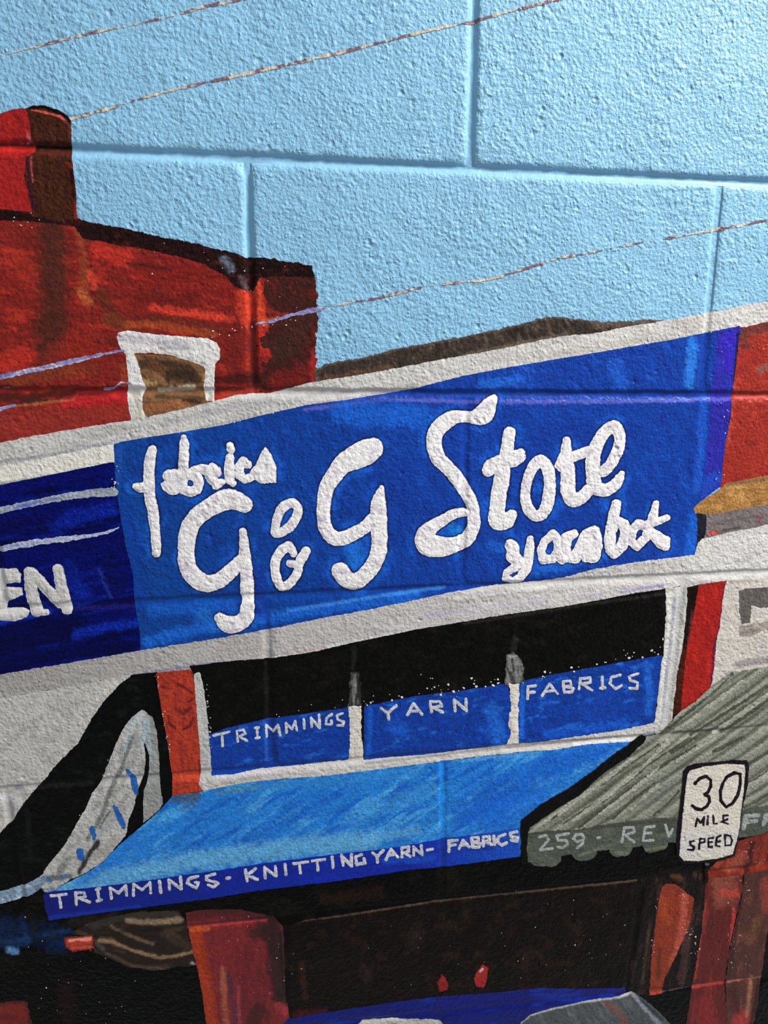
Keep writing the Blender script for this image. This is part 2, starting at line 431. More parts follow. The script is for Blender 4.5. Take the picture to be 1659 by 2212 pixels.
def emit_mesh(name, X, Z, Hh, C, s, drop=None, off=0.0, thick=0.0):
    ny, nx = s.shape
    inside = s < 0
    code = inside[:-1, :-1] * 1 + inside[:-1, 1:] * 2 + inside[1:, 1:] * 4 + inside[1:, :-1] * 8   # corners: TL TR BR BL
    if drop is not None: code = np.where(drop, 0, code)
    N = ny * nx
    node = np.arange(N).reshape(ny, nx)
    he = N + np.arange(ny * (nx - 1)).reshape(ny, nx - 1)                 # edge TL-TR of a cell (row edge)
    ve = N + ny * (nx - 1) + np.arange((ny - 1) * nx).reshape(ny - 1, nx) # edge TL-BL
    TL, TR, BR, BL = node[:-1, :-1], node[:-1, 1:], node[1:, 1:], node[1:, :-1]
    ET, EB, EL, ER = he[:-1], he[1:], ve[:, :-1], ve[:, 1:]
    ref = {'a': TL, 'b': TR, 'c': BR, 'd': BL, 't': ET, 'r': ER, 'l': EL, 'o': EB}   # o = bottom edge
    polys = {1: ['atl'], 2: ['brt'], 4: ['cor'], 8: ['dlo'], 3: ['abrl'], 6: ['bcot'], 12: ['cdlr'], 9: ['atod'],
             5: ['atl', 'cor'], 10: ['brt', 'dlo'], 7: ['abcol'], 14: ['bcdlt'], 13: ['cdatr'], 11: ['dabro'], 15: ['abcd']}
    quads, tris = [], []
    for k, ps in polys.items():
        msk = code == k
        if not msk.any(): continue
        for p in ps:
            ids = [ref[ch][msk] for ch in p][::-1]     # wound to face the room
            if len(ids) == 3: tris.append(np.stack(ids, -1))
            elif len(ids) == 4: quads.append(np.stack(ids, -1))
            else:
                quads.append(np.stack(ids[:4], -1)); tris.append(np.stack([ids[0], ids[3], ids[4]], -1))
    if not quads and not tris: return None
    q = np.concatenate(quads) if quads else np.zeros((0, 4), int); t = np.concatenate(tris) if tris else np.zeros((0, 3), int)
    used = np.unique(np.concatenate([q.ravel(), t.ravel()]))
    remap = np.full(N + ny * (nx - 1) + (ny - 1) * nx, -1); remap[used] = np.arange(len(used))
    sf = s.ravel()
    dome = thick * sstep(0, 7, -sf) if thick else np.zeros(N)
    V = np.stack([X.ravel(), -(Hh.ravel() + off + dome), Z.ravel() + Z0], -1); Cf = C.reshape(-1, C.shape[-1])
    n_ = used[used < N]; co = [V[n_]]; cl = [Cf[n_]]
    e = used[(used >= N) & (used < N + ny * (nx - 1))] - N
    def edge(i0, i1):
        f = np.clip(sf[i0] / (sf[i0] - sf[i1] + 1e-12), 0, 1)[:, None]
        co.append(V[i0] * (1 - f) + V[i1] * f); cl.append(Cf[i0] * (1 - f) + Cf[i1] * f)
    if len(e): r, c = e // (nx - 1), e % (nx - 1); edge(r * nx + c, r * nx + c + 1)
    e = used[used >= N + ny * (nx - 1)] - N - ny * (nx - 1)
    if len(e): edge(e, e + nx)
    return new_mesh(name, np.concatenate(co), remap[q], remap[t], np.concatenate(cl))

def build_queue():
    cover = np.zeros(LX.shape, bool); out = []
    total = len(QUEUE)
    for rank in range(total - 1, -1, -1):
        name, parent, shape, col, mat, thick, fine, label, key, kind = QUEUE[rank]
        x0, y0, x1, y1 = shape.box
        if not fine:
            k = (LPX > x0) & (LPX < x1) & (LPY > y0) & (LPY < y1)
            if not k.any(): continue
            jj = np.where(k.any(1))[0]; ii = np.where(k.any(0))[0]
            sl = (slice(max(jj[0] - 1, 0), jj[-1] + 2), slice(max(ii[0] - 1, 0), ii[-1] + 2))
            x, y = LPX[sl], LPY[sl]
            s = shape.sd(x, y); C = np.concatenate([col(x, y, s), LR[sl][..., None]], -1); cv = cover[sl]
            drop = cv[:-1, :-1] & cv[:-1, 1:] & cv[1:, 1:] & cv[1:, :-1]
            me = emit_mesh(name, LX[sl], LZ[sl], LH[sl], C, s, drop, 0.00025 + rank * 0.000012, thick)
            cover[sl] |= s < -3.6
        else:
            fs = STEP / fine
            cs = [px_to_wall(a, b) for a, b in ((x0, y0), (x1, y0), (x0, y1), (x1, y1))]
            X, Z = np.meshgrid(np.arange(min(c[0] for c in cs), max(c[0] for c in cs), fs),
                               np.arange(max(c[1] for c in cs), min(c[1] for c in cs), -fs))
            x, y = wall_to_px(X, Z); s = shape.sd(x, y); C = np.concatenate([col(x, y, s), lat_height(X, Z, LR)[..., None]], -1)
            me = emit_mesh(name, X, Z, lat_height(X, Z), C, s, None, 0.00034 + rank * 0.000012, thick)
        if me is not None: out.append((name, parent, me, mat, label, key, kind))
    parts = {}
    for name, parent, me, mat, label, key, kind in out[::-1]:
        o = link(name, me, mat)
        par = parts.get(parent) if isinstance(parent, str) else parent
        if par is not None:
            o.parent = par
            if par.parent is None: o.location = -par.location     # the film lies on the wall, the thing's origin at its foot
        if key: parts[key] = o
        if label: o['label'] = label
        if kind: o['kind'] = kind
# ================================================================== the mural, back to front
WHITE = (240, 236, 236)
# ---- overhead wires across the sky
def wire(label, pts, w, seed, at):
    P = smooth_path([(x, y, w) for x, y in pts], n=6)
    t = thing('painted_wire', label, 'wire', at, 'overhead wires painted across the sky')
    def fn(c, x, y, mix):
        n = (vnoise(x / 26, y / 60, seed) * .7 + vnoise(x / 7, y / 7, seed + 1) * .5)[..., None]; a = sstep(.5, .72, n); return (lin((206, 196, 178)) * (1 - a) + lin((128, 98, 106)) * a) * (1 + 0.25 * fbm(x / 4, y / 4, seed))[..., None]
    sh = Shape(strokes=[P], rag=2.6); base = sh.sd
    sh.sd = lambda x, y: base(x, y) + 1.9 * sstep(0.35, 0.75, vnoise(x / 30, y / 90, seed + 4))   # the brush skips in places
    film('wire_line', t, sh, Col((200, 180, 160), fn=fn), fine=2)
wire('thin broken beige wire nearest the top left corner, above the chimney', [(-60,136),(0,120),(100,95),(200,70),(280,55),(380,32),(450,12),(520,0),(620,-24)], 6.5, 11, (0, 120))
wire('beige and mauve wire rising from the chimney top across the upper blocks', [(155,257),(200,244),(250,230),(350,200),(450,177),(550,155),(700,122),(830,90),(930,65),(1020,47),(1080,30),(1180,5),(1260,-16)], 7, 12, (157, 257))
wire('faint broken wire from the brick corner rising above the shop roof', [(700,664),(771,651),(822,643),(873,630),(926,618),(998,609),(1072,600),(1195,561),(1280,545),(1380,525),(1480,508),(1580,490),(1659,475),(1760,454)], 5.5, 13, (700, 664))

# ---- brick building, upper left
b = thing('painted_brick_building', 'painted red brick building with chimney and white-lintelled window at upper left', 'building', (300, 900))
WALLP = [(-40,452),(0,456),(75,459),(170,472),(215,490),(350,520),(475,545),(527,560),(600,566),(674,578),(681,600),(684,659),(682,703),(681,840),(520,872),(464,884),(278,925),(0,975),(-40,985)]
film('wall_face', b, Shape([WALLP], rag=1.5), Col((132,32,26), var=0.24, al=26, ac=6, ang=8,
    alt=[((94,32,24), 0.0, 0.5, 0.75), ((192,52,34), 0.1, 0.55, 0.6)],
    strokes=[([(110,480),(112,560),(116,650),(110,760)], 78, (76,34,24), 0.92), ([(196,560),(200,700)], 5, (60,24,18), .8), ([(40,470),(60,540)], 70, (118,32,24), .7), ([(165,480),(182,560),(182,640)], 20, (150,70,38), .6),
             ([(175,630),(190,650)], 24, (190,95,50), .7), ([(20,560),(60,600)], 60, (160,44,32), .6), ([(0,540),(70,548)], 12, (190,52,36), .6),
             ([(215,540),(270,560)], 44, (196,50,36), .75), ([(195,590),(205,620)], 20, (206,66,44), .8), ([(320,590),(440,610),(500,640)], 70, (122,26,22), .7),
             ([(275,568),(370,582)], 9, (70,22,20), .8), ([(330,665),(440,680),(500,690)], 20, (214,62,42), .85), ([(220,640),(250,690)], 40, (92,40,24), .7), ([(300,640),(420,650)], 30, (104,24,20), .8), ([(310,690),(400,690),(470,712)], 15, (98,38,26), .85), ([(240,690),(260,700)], 36, (110,50,28), .8),
             ([(275,700),(360,704),(460,722)], 20, (165,76,36), .65), ([(528,640),(535,690)], 44, (206,62,38), .85), ([(555,610),(560,640),(566,690)], 22, (214,70,42), .85), ([(600,690),(560,700)], 18, (214,90,50), .7),
             ([(555,720),(575,745)], 44, (196,48,36), .85), ([(500,710),(510,800)], 50, (104,26,20), .75), ([(545,700),(548,840)], 22, (96,28,24), .8),
             ([(190,720),(120,770)], 60, (150,38,28), .6), ([(470,820),(640,815)], 26, (58,16,14), .85), ([(480,850),(560,845)], 14, (176,60,40), .7),
             ([(0,790),(60,770)], 50, (190,46,34), .7), ([(30,826),(110,805),(200,800)], 34, (128,56,30), .75), ([(210,800),(250,800)], 40, (128,34,30), .8), ([(265,790),(270,830)], 16, (160,66,34), .8),
             ([(-60,856),(60,856),(160,850),(240,842)], 18, (62,20,14), .9), ([(60,868),(100,866)], 16, (58,32,20), .9), ([(-60,920),(100,905),(270,890)], 56, (150,46,38), .97), ([(-60,950),(60,935),(150,920)], 34, (150,46,38), .9),
             ([(145,872),(270,862)], 26, (190,34,38), .9), ([(170,846),(270,842)], 12, (150,20,26), .8), ([(160,863),(20,878)], 6, (190,110,70), .6)]))
film('shaded_wall', b, Shape([[(570,560),(616,564),(674,574),(681,600),(684,659),(682,703),(681,836),(600,842),(560,846),(566,790),(590,760),(560,745),(585,700),(610,680),(575,660),(568,600)]], rag=9),
     Col((62,24,20), var=0.2, al=14, ac=8, ang=80, alt=[((100,28,22), 0.1, 0.5, 0.7)], strokes=[([(650,700),(600,760),(640,740)], 50, (64,34,26), .8), ([(600,830),(670,800)], 46, (112,26,22), .85), ([(676,760),(676,820)], 14, (165,36,30), .8), ([(560,690),(620,678)], 10, (170,60,36), .5)]), label='dark brown shaded side of the brick wall')
film('parapet', b, Shape([[(-40,446),(0,450),(43,456),(84,470),(169,472),(200,481),(241,488),(280,495),(350,513),(415,524),(475,540),(506,546),(527,556),(559,556),(616,564),(674,575),(681,600),(600,596),(560,600),(548,630),(533,628),(506,620),(489,596),(449,575),(422,564),(371,552),(304,536),(257,531),(216,521),(179,515),(160,488),(120,484),(60,478),(0,476),(-40,474)]], rag=2.6),
     Col((36,18,18), var=0.3, al=12, ac=6, alt=[((84,34,28), 0.15, 0.6, 0.6)], strokes=[([(485,560),(500,580)], 20, (104,112,128), .7), ([(520,600),(530,620)], 16, (110,90,95), .55)]), M_DARK, label='black coping along the wall top')
film('chimney_side', b, Shape([[(44,238),(72,228),(87,229),(116,238),(135,246),(147,254),(154,263),(155,284),(154,311),(155,335),(158,364),(164,410),(166,465),(170,476),(120,478),(74,466),(40,456),(40,240)]], rag=1),
     Col((66,34,24), var=0.16, al=20, ac=9, ang=85, alt=[((88,44,30), .1, .6, .6)], strokes=[([(70,316),(156,318)], 8, (16,8,8), .97), ([(84,330),(152,332)], 10, (96,38,28), .7), ([(60,345),(62,380),(68,430),(74,452)], 9, (58,20,42), .9), ([(67,340),(70,375),(72,392)], 4, (196,90,80), .7), ([(154,370),(160,425)], 7, (40,10,16), .9), ([(145,355),(155,360)], 12, (120,30,26), .7), ([(160,440),(164,470)], 8, (150,40,30), .7), ([(140,262),(150,262),(152,300)], 9, (110,60,46), .6)]), M_DARK, label='dark brown side of the chimney')
film('chimney_front', b, Shape([[(-40,252),(0,246),(29,236),(52,234),(60,242),(65,272),(67,298),(76,312),(74,328),(56,340),(52,381),(59,410),(64,431),(70,458),(43,456),(0,451),(-40,449)]], rag=1),
     Col((160,30,28), var=0.14, al=18, ac=8, ang=85, alt=[((126,22,24), .1, .6, .6)], strokes=[([(-60,309),(70,312)], 7, (70,12,14), .95), ([(-60,322),(70,322)], 13, (200,36,30), .9), ([(60,290),(66,306)], 5, (210,150,140), .5)]), label='bright red front of the chimney')
film('chimney_cap', b, Shape(strokes=[S((66,232,5),(96,231,6),(122,240,7),(146,254,7),(150,262,5))], rag=1.2), Col((24,8,12), var=.2), M_DARK, fine=2, label='black line of the chimney cap')
film('chimney_cap', b, Shape(strokes=[S((68,238,3),(96,243,6),(130,252,6),(140,259,5))], rag=1.2), Col((196,84,66), var=.2), fine=2, label='orange line under the chimney cap')
# window of the brick building
film('window_pane', b, Shape([[(280,762),(300,765),(371,768),(422,784),(446,794),(450,840),(452,872),(405,884),(340,898),(282,906)]], rag=1.5),
     Col((130,92,60), var=.2, al=26, ac=7, ang=8, alt=[((176,128,84), .1, .6, .8), ((90,60,40), .1, .5, .6)],
         strokes=[([(312,785),(370,790),(410,802),(425,818)], 34, (66,46,30), .95), ([(365,812),(410,812)], 30, (52,38,28), .9), ([(330,786),(350,800)], 24, (112,66,44), .7), ([(310,825),(335,830)], 14, (176,140,96), .8), ([(345,842),(420,836)], 12, (205,196,172), .7), ([(340,856),(440,862)], 10, (80,58,38), .9), ([(395,866),(430,868)], 10, (50,34,24), .9), ([(320,880),(400,872)], 16, (160,96,62), .9)]), key='pane')
film('window_frame', b, Shape([[(252,719),(273,714),(338,722),(400,727),(446,730),(468,740),(476,756),(474,776),(464,790),(463,830),(463,868),(446,866),(440,838),(444,800),(440,792),(422,783),(371,768),(330,762),(287,763),(296,775),(303,800),(308,822),(318,838),(308,852),(307,880),(318,905),(283,910),(275,858),(278,817),(272,767),(258,748)]], rag=1.8),
     Col((222,219,216), var=.1, al=10, ac=10, strokes=[([(262,728),(350,738),(400,742)], 20, (190,184,192), .8), ([(346,752),(405,750)], 10, (150,150,150), .6), ([(292,850),(300,900)], 22, (196,190,170), .9), ([(280,846),(300,848)], 12, (140,145,150), .6), ([(455,850),(458,870)], 10, (160,160,140), .8)]), M_THICK, thick=.0002, label='thick white window surround')
def violet_wire(label, pts, at):
    t = thing('painted_wire', label, 'wire', at, 'violet wires painted over the brick building')
    film('wire_line', t, Shape(strokes=[S(*pts)], rag=2), Col((140,138,186), var=.1, al=20, ac=4, ang=-12, alt=[((214,206,224), 0, .4, .9), ((96,96,150), .1, .5, .7)]), fine=2)
violet_wire('long violet wire crossing the brick wall from the left edge to the window', [(-60,832,12),(0,814,12),(84,797,10),(128,787,11),(189,773,9),(250,759,5),(275,756,5)], (0, 814))
violet_wire('short violet wire end at the left edge below the dark joint', [(-60,896,7),(0,884,8),(32,875,6)], (10, 882))
violet_wire('short lilac wire ending at the right corner of the brick building', [(552,700,3),(586,694,6),(636,679,7),(670,671,12),(694,668,8)], (640, 680))
violet_wire('stub of grey violet wire touching the window frame from the left', [(225,841,5),(245,838,6),(262,826,4),(292,829,6)], (260, 832))

# ---- far roofline
t = thing('painted_roofline', 'dark brown roof ridge strip painted behind the white cornice', 'roof', (1000, 760))
film('roof_strip', t, Shape([[(680,800),(700,788),(728,781),(805,768),(863,751),(930,741),(998,727),(1065,714),(1133,698),(1165,688),(1201,683),(1252,690),(1302,695),(1370,693),(1403,690),(1440,692),(1437,706),(1353,718),(1220,736),(1065,768),(863,806),(682,838)]], rag=3.2),
     Col((58,48,42), var=.3, al=12, ac=5, ang=70, alt=[((104,88,74), .1, .5, .6), ((34,26,22), .1, .5, .8)], strokes=[([(690,822),(850,790)], 14, (96,70,50), .7), ([(1000,770),(1120,744),(1220,724)], 14, (110,94,80), .7), ([(1290,702),(1420,694)], 16, (98,82,72), .8)], edge=((112,100,90), 7, .6)), label='dark brown brushed strip')

# ---- right-hand red wall, roof and sill
t = thing('painted_red_house', 'painted red house wall at the right edge with tan roof slope', 'house', (1640, 1100))
film('wall_face', t, Shape([[(1585,700),(1700,682),(1700,1040),(1560,1062),(1556,1040),(1565,950),(1572,900),(1580,836),(1592,760)]], rag=1.2),
     Col((158,46,36), var=.12, al=16, ac=8, ang=60, alt=[((128,36,32), .1, .6, .6), ((186,66,48), .2, .6, .6)], strokes=[([(1600,722),(1640,708),(1700,700)], 30, (104,52,44), .9), ([(1604,725),(1612,745)], 22, (104,52,44), .8), ([(1640,800),(1662,790)], 20, (128,90,80), .7), ([(1590,858),(1680,858)], 9, (214,90,80), .55), ([(1580,872),(1572,960)], 12, (190,70,56), .5)]))  # pale red streak is the groove highlight, put into the colour
film('roof_slope', t, Shape([[(1492,1104),(1502,1091),(1558,1054),(1568,1044),(1641,1030),(1700,1022),(1700,1084),(1659,1091),(1596,1101),(1541,1112),(1500,1113)]], rag=1.3),
     Col((168,120,64), var=.22, al=14, ac=6, ang=-10, alt=[((120,82,44), .1, .5, .6), ((206,160,96), .1, .5, .6)], strokes=[([(1572,1046),(1659,1032)], 9, (120,92,72), .7)]), label='tan sloping roof')
film('eave_band', t, Shape([[(1516,1110),(1541,1110),(1596,1100),(1700,1083),(1700,1140),(1600,1150),(1514,1168),(1512,1150)]], rag=1.3),
     Col((122,112,112), var=.16, al=18, ac=6, ang=-8, alt=[((92,84,86), .1, .5, .6)], strokes=[([(1530,1152),(1552,1149)], 9, (206,60,44), .9), ([(1638,1126),(1642,1120)], 8, (140,50,60), .7), ([(1560,1146),(1600,1140)], 6, (70,60,72), .8)]), label='mauve grey eave band')
film('dark_gap', t, Shape([[(1503,1108),(1526,1112),(1524,1150),(1520,1162),(1513,1200),(1498,1203),(1504,1151)]], rag=1.2), Col((36,36,48), var=.3), M_DARK, label='black gap beside the sign')  # dark sliver of paint next to the blue sign

# ---- cornice
t = thing('painted_cornice', 'long grey white cornice stripe running above all the shop signs', 'cornice', (600, 880))
UP = [(-40,965),(0,956),(58,944),(139,930),(231,915),(278,909),(340,896),(405,881),(463,866),(511,853),(586,849),(636,835),(682,824),(761,812),(863,794),(964,774),(1065,757),(1133,742),(1220,725),(1289,719),(1353,706),(1437,692),(1490,682),(1521,676),(1572,667),(1605,659),(1659,650),(1700,642)]
LOW = [(1700,688),(1659,695),(1599,708),(1555,715),(1530,722),(1518,731),(1504,725),(1454,735),(1403,742),(1302,761),(1201,778),(1100,795),(1065,802),(998,814),(930,831),(896,841),(829,853),(744,866),(660,877),(569,898),(480,920),(405,933),(289,951),(246,960),(231,964),(116,987),(0,1010),(-40,1018)]
film('upper_band', t, Shape([UP + LOW], rag=1.8), Col((203,200,196), var=.07, al=50, ac=8, ang=-11, alt=[((172,168,164), .15, .6, .6)],
     strokes=[([(-60,1004),(60,990),(150,975),(240,955)], 9, (150,148,152), .8), ([(350,915),(500,880),(600,860)], 16, (172,172,172), .7), ([(560,868),(680,856),(760,850)], 18, (176,174,174), .6), ([(420,926),(520,906),(640,884),(740,868)], 5, (160,158,156), .6), ([(680,872),(770,858),(850,846)], 6, (150,130,160), .5), ([(1460,700),(1500,705)], 30, (178,172,164), .6), ([(1120,780),(1300,750),(1450,722)], 14, (186,182,176), .7), ([(150,975),(260,948)], 10, (186,182,196), .6)]), M_THICK)
film('lower_band', t, Shape([[(-40,1016),(0,1008),(116,985),(174,973),(231,962),(252,958),(252,999),(240,1001),(174,1012),(116,1025),(0,1049),(-40,1057)]], rag=2.2),
     Col((228,224,214), var=.07, al=16, ac=8, ang=-11, strokes=[([(-60,1058),(60,1036),(110,1028)], 10, (130,130,130), .7)]), M_THICK, label='cream lower band at the left end')

# ---- dark blue sign at the left
t = thing('painted_navy_sign', 'painted dark navy shop sign at the left edge reading EN in white', 'sign', (120, 1440))
film('sign_board', t, Shape([[(-40,1054),(0,1047),(116,1024),(237,999),(247,998),(249,1025),(258,1100),(272,1180),(288,1240),(291,1300),(303,1370),(306,1404),(203,1424),(0,1458),(-40,1465)]], rag=1),
     Col((6,14,96), var=.28, al=60, ac=8, ang=-9, alt=[((4,6,56), .0, .4, .85), ((10,38,146), .25, .6, .6)],
         strokes=[([(-60,1070),(240,1015)], 18, (10,16,104), .8), ([(120,1130),(240,1100)], 40, (14,40,160), .7), ([(-60,1150),(110,1120)], 40, (8,10,78), .8), ([(-60,1210),(260,1165)], 30, (8,14,96), .8), ([(150,1230),(180,1290)], 44, (10,34,138), .8),
                  ([(240,1220),(255,1290)], 50, (10,14,86), .8), ([(215,1230),(240,1290)], 9, (30,60,150), .5), ([(-60,1400),(100,1370),(160,1360)], 70, (6,8,62), .95), ([(-60,1440),(280,1395)], 30, (6,8,66), .9), ([(165,1370),(250,1350),(290,1345)], 26, (14,44,166), .8), ([(100,1325),(290,1300)], 12, (10,14,80), .8), ([(0,1345),(110,1320)], 12, (12,50,190), .7), ([(140,1316),(290,1309)], 10, (34,26,104), .6)]), M_DARK)
film('stripe', t, Shape(strokes=[S((-60,1114,14),(0,1102,14),(58,1089,13),(145,1072,15),(203,1064,17),(246,1062,19))], rag=2), Col((158,166,178), var=.12, al=30, ac=5, ang=-9, alt=[((90,110,190), .2, .6, .6)], strokes=[([(40,1094),(80,1086)], 8, (60,90,200), .7)]), fine=2)
film('stripe', t, Shape(strokes=[S((-60,1202,10),(0,1186,12),(35,1178,14),(87,1170,12),(145,1163,12),(203,1156,8),(232,1149,6),(256,1140,3))], rag=2.4), Col((176,182,206), var=.12, al=20, ac=5, ang=-9, alt=[((90,120,210), .2, .6, .6)]), fine=2)
NW = Col((206,204,200), var=.08, al=12, ac=10, alt=[((170,168,164), .2, .7, .6)])
film('letter', t, Shape([[(-30,1230),(37,1226),(47,1240),(45,1257),(14,1260),(14,1267),(48,1268),(51,1284),(18,1298),(15,1313),(50,1312),(66,1320),(60,1331),(35,1341),(-30,1338)]], rag=1.6), NW, M_THICK, .0004, 2)
film('letter', t, Shape(strokes=[S((64,1236,25),(70,1280,28),(80,1318,28)), S((72,1238,24),(105,1275,24),(130,1302,26)), S((126,1230,24),(134,1270,26),(145,1314,26)), S((76,1322,16),(100,1322,14))], rag=1.6), NW, M_THICK, .0004, 2)
# mark between the letters' feet
# ---- main sign
t = thing('painted_blue_sign', 'big bright blue painted shop sign with white handwriting reading fabrics, G and G Store', 'sign', (900, 1300))
SIGN = [(246,958),(289,949),(405,931),(480,918),(569,896),(660,875),(744,864),(829,851),(896,839),(998,812),(1100,793),(1302,759),(1454,733),(1555,712),(1598,704),(1588,785),(1582,836),(1577,903),(1567,952),(1561,1007),(1556,1050),(1514,1082),(1497,1098),(1505,1115),(1506,1151),(1501,1202),(1403,1213),(1321,1226),(1226,1249),(1172,1258),(1050,1271),(960,1286),(860,1307),(700,1338),(581,1362),(448,1387),(304,1408),(303,1370),(291,1300),(288,1240),(272,1180),(258,1100),(249,1025)]
LET = []
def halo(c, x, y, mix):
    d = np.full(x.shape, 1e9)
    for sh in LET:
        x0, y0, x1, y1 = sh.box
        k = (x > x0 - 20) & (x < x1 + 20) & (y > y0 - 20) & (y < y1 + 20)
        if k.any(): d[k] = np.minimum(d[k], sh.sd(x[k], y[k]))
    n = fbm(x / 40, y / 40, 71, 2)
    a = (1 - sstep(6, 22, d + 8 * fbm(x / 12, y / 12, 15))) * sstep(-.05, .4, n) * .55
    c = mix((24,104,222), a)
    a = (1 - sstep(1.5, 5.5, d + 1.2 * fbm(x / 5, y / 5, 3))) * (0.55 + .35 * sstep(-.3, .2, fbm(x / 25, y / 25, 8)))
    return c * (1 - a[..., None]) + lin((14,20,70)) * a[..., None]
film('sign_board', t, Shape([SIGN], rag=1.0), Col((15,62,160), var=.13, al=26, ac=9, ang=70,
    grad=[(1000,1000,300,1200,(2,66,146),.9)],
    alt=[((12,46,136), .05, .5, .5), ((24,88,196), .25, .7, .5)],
    strokes=[([(660,884),(830,862),(1000,868),(1300,868),(1590,862)], 10, (96,102,196), .7), ([(700,872),(1000,850),(1300,847),(1570,845)], 7, (16,44,120), .5),  # lavender streak: highlight of the bed joint painted into the blue
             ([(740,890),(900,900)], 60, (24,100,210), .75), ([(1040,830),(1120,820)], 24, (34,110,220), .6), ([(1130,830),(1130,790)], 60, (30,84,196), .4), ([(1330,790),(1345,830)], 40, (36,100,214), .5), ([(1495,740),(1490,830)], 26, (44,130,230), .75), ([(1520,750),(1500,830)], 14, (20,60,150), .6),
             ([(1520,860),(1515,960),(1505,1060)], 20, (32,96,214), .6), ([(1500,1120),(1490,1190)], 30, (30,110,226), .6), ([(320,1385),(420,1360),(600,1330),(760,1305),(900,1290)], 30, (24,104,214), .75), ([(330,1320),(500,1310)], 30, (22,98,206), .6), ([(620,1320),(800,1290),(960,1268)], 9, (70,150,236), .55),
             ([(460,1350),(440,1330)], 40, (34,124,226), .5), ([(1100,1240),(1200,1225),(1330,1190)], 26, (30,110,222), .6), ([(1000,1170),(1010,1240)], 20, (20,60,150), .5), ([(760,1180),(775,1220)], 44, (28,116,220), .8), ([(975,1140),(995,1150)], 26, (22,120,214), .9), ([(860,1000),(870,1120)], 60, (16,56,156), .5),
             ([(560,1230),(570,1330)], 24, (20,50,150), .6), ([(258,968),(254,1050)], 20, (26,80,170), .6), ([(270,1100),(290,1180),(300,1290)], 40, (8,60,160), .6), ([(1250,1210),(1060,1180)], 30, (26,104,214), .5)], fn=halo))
film('side_strip', t, Shape([[(1548,716),(1600,704),(1590,785),(1582,836),(1577,903),(1567,952),(1561,1007),(1556,1050),(1514,1080),(1518,1050),(1525,980),(1532,900),(1536,840),(1543,780)]], rag=2),
     Col((44,40,158), var=.16, al=20, ac=8, ang=75, alt=[((26,60,178), .0, .5, .7)], strokes=[([(1575,730),(1572,790)], 34, (56,34,190), .7), ([(1540,864),(1580,862)], 8, (90,80,190), .6), ([(1520,1060),(1550,1030)], 30, (26,74,190), .8), ([(1594,720),(1584,850),(1572,960),(1562,1046)], 7, (26,20,34), .95)]), label='violet blue strip at the right end')  # includes the lavender joint highlight, painted on across the strip
def letter(sh, name='letter', lab=None):
    LET.append(sh)
    film(name, t, sh, Col(WHITE, var=.05, al=10, ac=10, alt=[((206,194,212), .15, .6, .7), ((196,190,184), .3, .7, .5)]), M_THICK, .00035, 2, lab)
o1, k1 = (240, 880), 4.1475
# fabrics
letter(Shape(strokes=[S((370,380,20),(352,450,24),(342,560,24),(340,680,24),(348,800,24),(375,930,24),(392,1060,22),o=o1,k=k1), S((335,1135,21),(338,1180,20),(338,1194,18)), S((220,705,14),(265,720,21),(340,705,20),o=o1,k=k1)], rag=1.6))
letter(Shape([[(353,1020),(362,1014),(378,1012),(390,1018),(404,1040),(398,1056),(382,1068),(366,1068),(352,1056),(347,1044),(356,1038),(350,1030)]], rag=1.4))
letter(Shape(strokes=[S((650,265,13),(658,330,21),(652,450,22),(648,560,24),(640,700,22),o=o1,k=k1), S((-19,0,22),(-14,-14,22),(0,-19,24),(14,-14,22),(19,0,22),(14,15,22),(0,20,22),(-14,15,22),o=(411,1042),closed=True)], rag=1.6))
letter(Shape(strokes=[S((740,560,18),(810,545,20),(880,570,24),(900,640,22),(945,690,20),(1000,665,14),o=o1,k=k1), S((905,515,12),(945,560,18),(950,590,18),o=o1,k=k1)], rag=2))
letter(Shape(strokes=[S((1062,450,19),(1060,560,22),(1065,650,22),(1090,675,16),o=o1,k=k1), S((1065,340,15),(1075,375,18),o=o1,k=k1)], rag=1.8))
letter(Shape(strokes=[S((1225,510,18),(1185,480,20),(1150,530,20),(1140,590,22),(1190,640,18),(1255,625,18),o=o1,k=k1)], rag=1.8))
letter(Shape([[(573,963),(579,970),(585,981),(597,1008),(596,1042),(565,1044),(546,1034),(540,1020),(553,1003),(563,981)]], holes=[S((1385,530,2),(1378,565,2),o=o1,k=k1)], rag=1.8))
# first G
letter(Shape(strokes=[smooth_path([(529,1090,34),(503,1079,42),(481,1081,44),(448,1099,40),(422,1120,39),(407,1148,38),(403,1181,36),(403,1214,37),(416,1242,38),(442,1259,38),(470,1255,34),(496,1235,32),(520,1212,28)]),
    smooth_path([(525,1148,17),(527,1170,20),(529,1203,26),(532,1235,27),(534,1274,30),(536,1294,26),(535,1313,30),(531,1333,34),(514,1346,36),(492,1348,36),(474,1334,22)])], rag=1.5))
# ampersand: ring over loop
letter(Shape(strokes=[smooth_path([(631,1086,20),(644,1099,20),(637,1122,21),(620,1142,21),(598,1153,17),(594,1144,18),(600,1116,20),(611,1096,21)], True)], rag=1.3), 'ampersand')
letter(Shape(strokes=[smooth_path([(624,1178,20),(607,1190,22),(595,1214,20),(596,1242,20),(608,1266,20),(626,1259,20),(642,1237,19),(643,1222,18),(626,1216,15)]), S((661,1190,20),(652,1204,22),(644,1220,20)), S((626,1179,18),(634,1195,16))], rag=1.3), 'ampersand')
# second G
letter(Shape(strokes=[smooth_path([(806,967,44),(791,976,54),(769,987,52),(741,1002,42),(722,1026,36),(706,1052,33),(700,1084,30),(699,1117,29),(706,1147,30),(726,1163,31),(752,1158,30),(784,1141,28),(804,1122,26)]),
    smooth_path([(824,1054,12),(819,1074,25),(817,1095,35),(818,1128,36),(819,1160,34),(817,1193,34),(806,1219,34),(789,1241,34),(767,1256,36),(748,1250,36),(735,1233,38)])], rag=1.4))
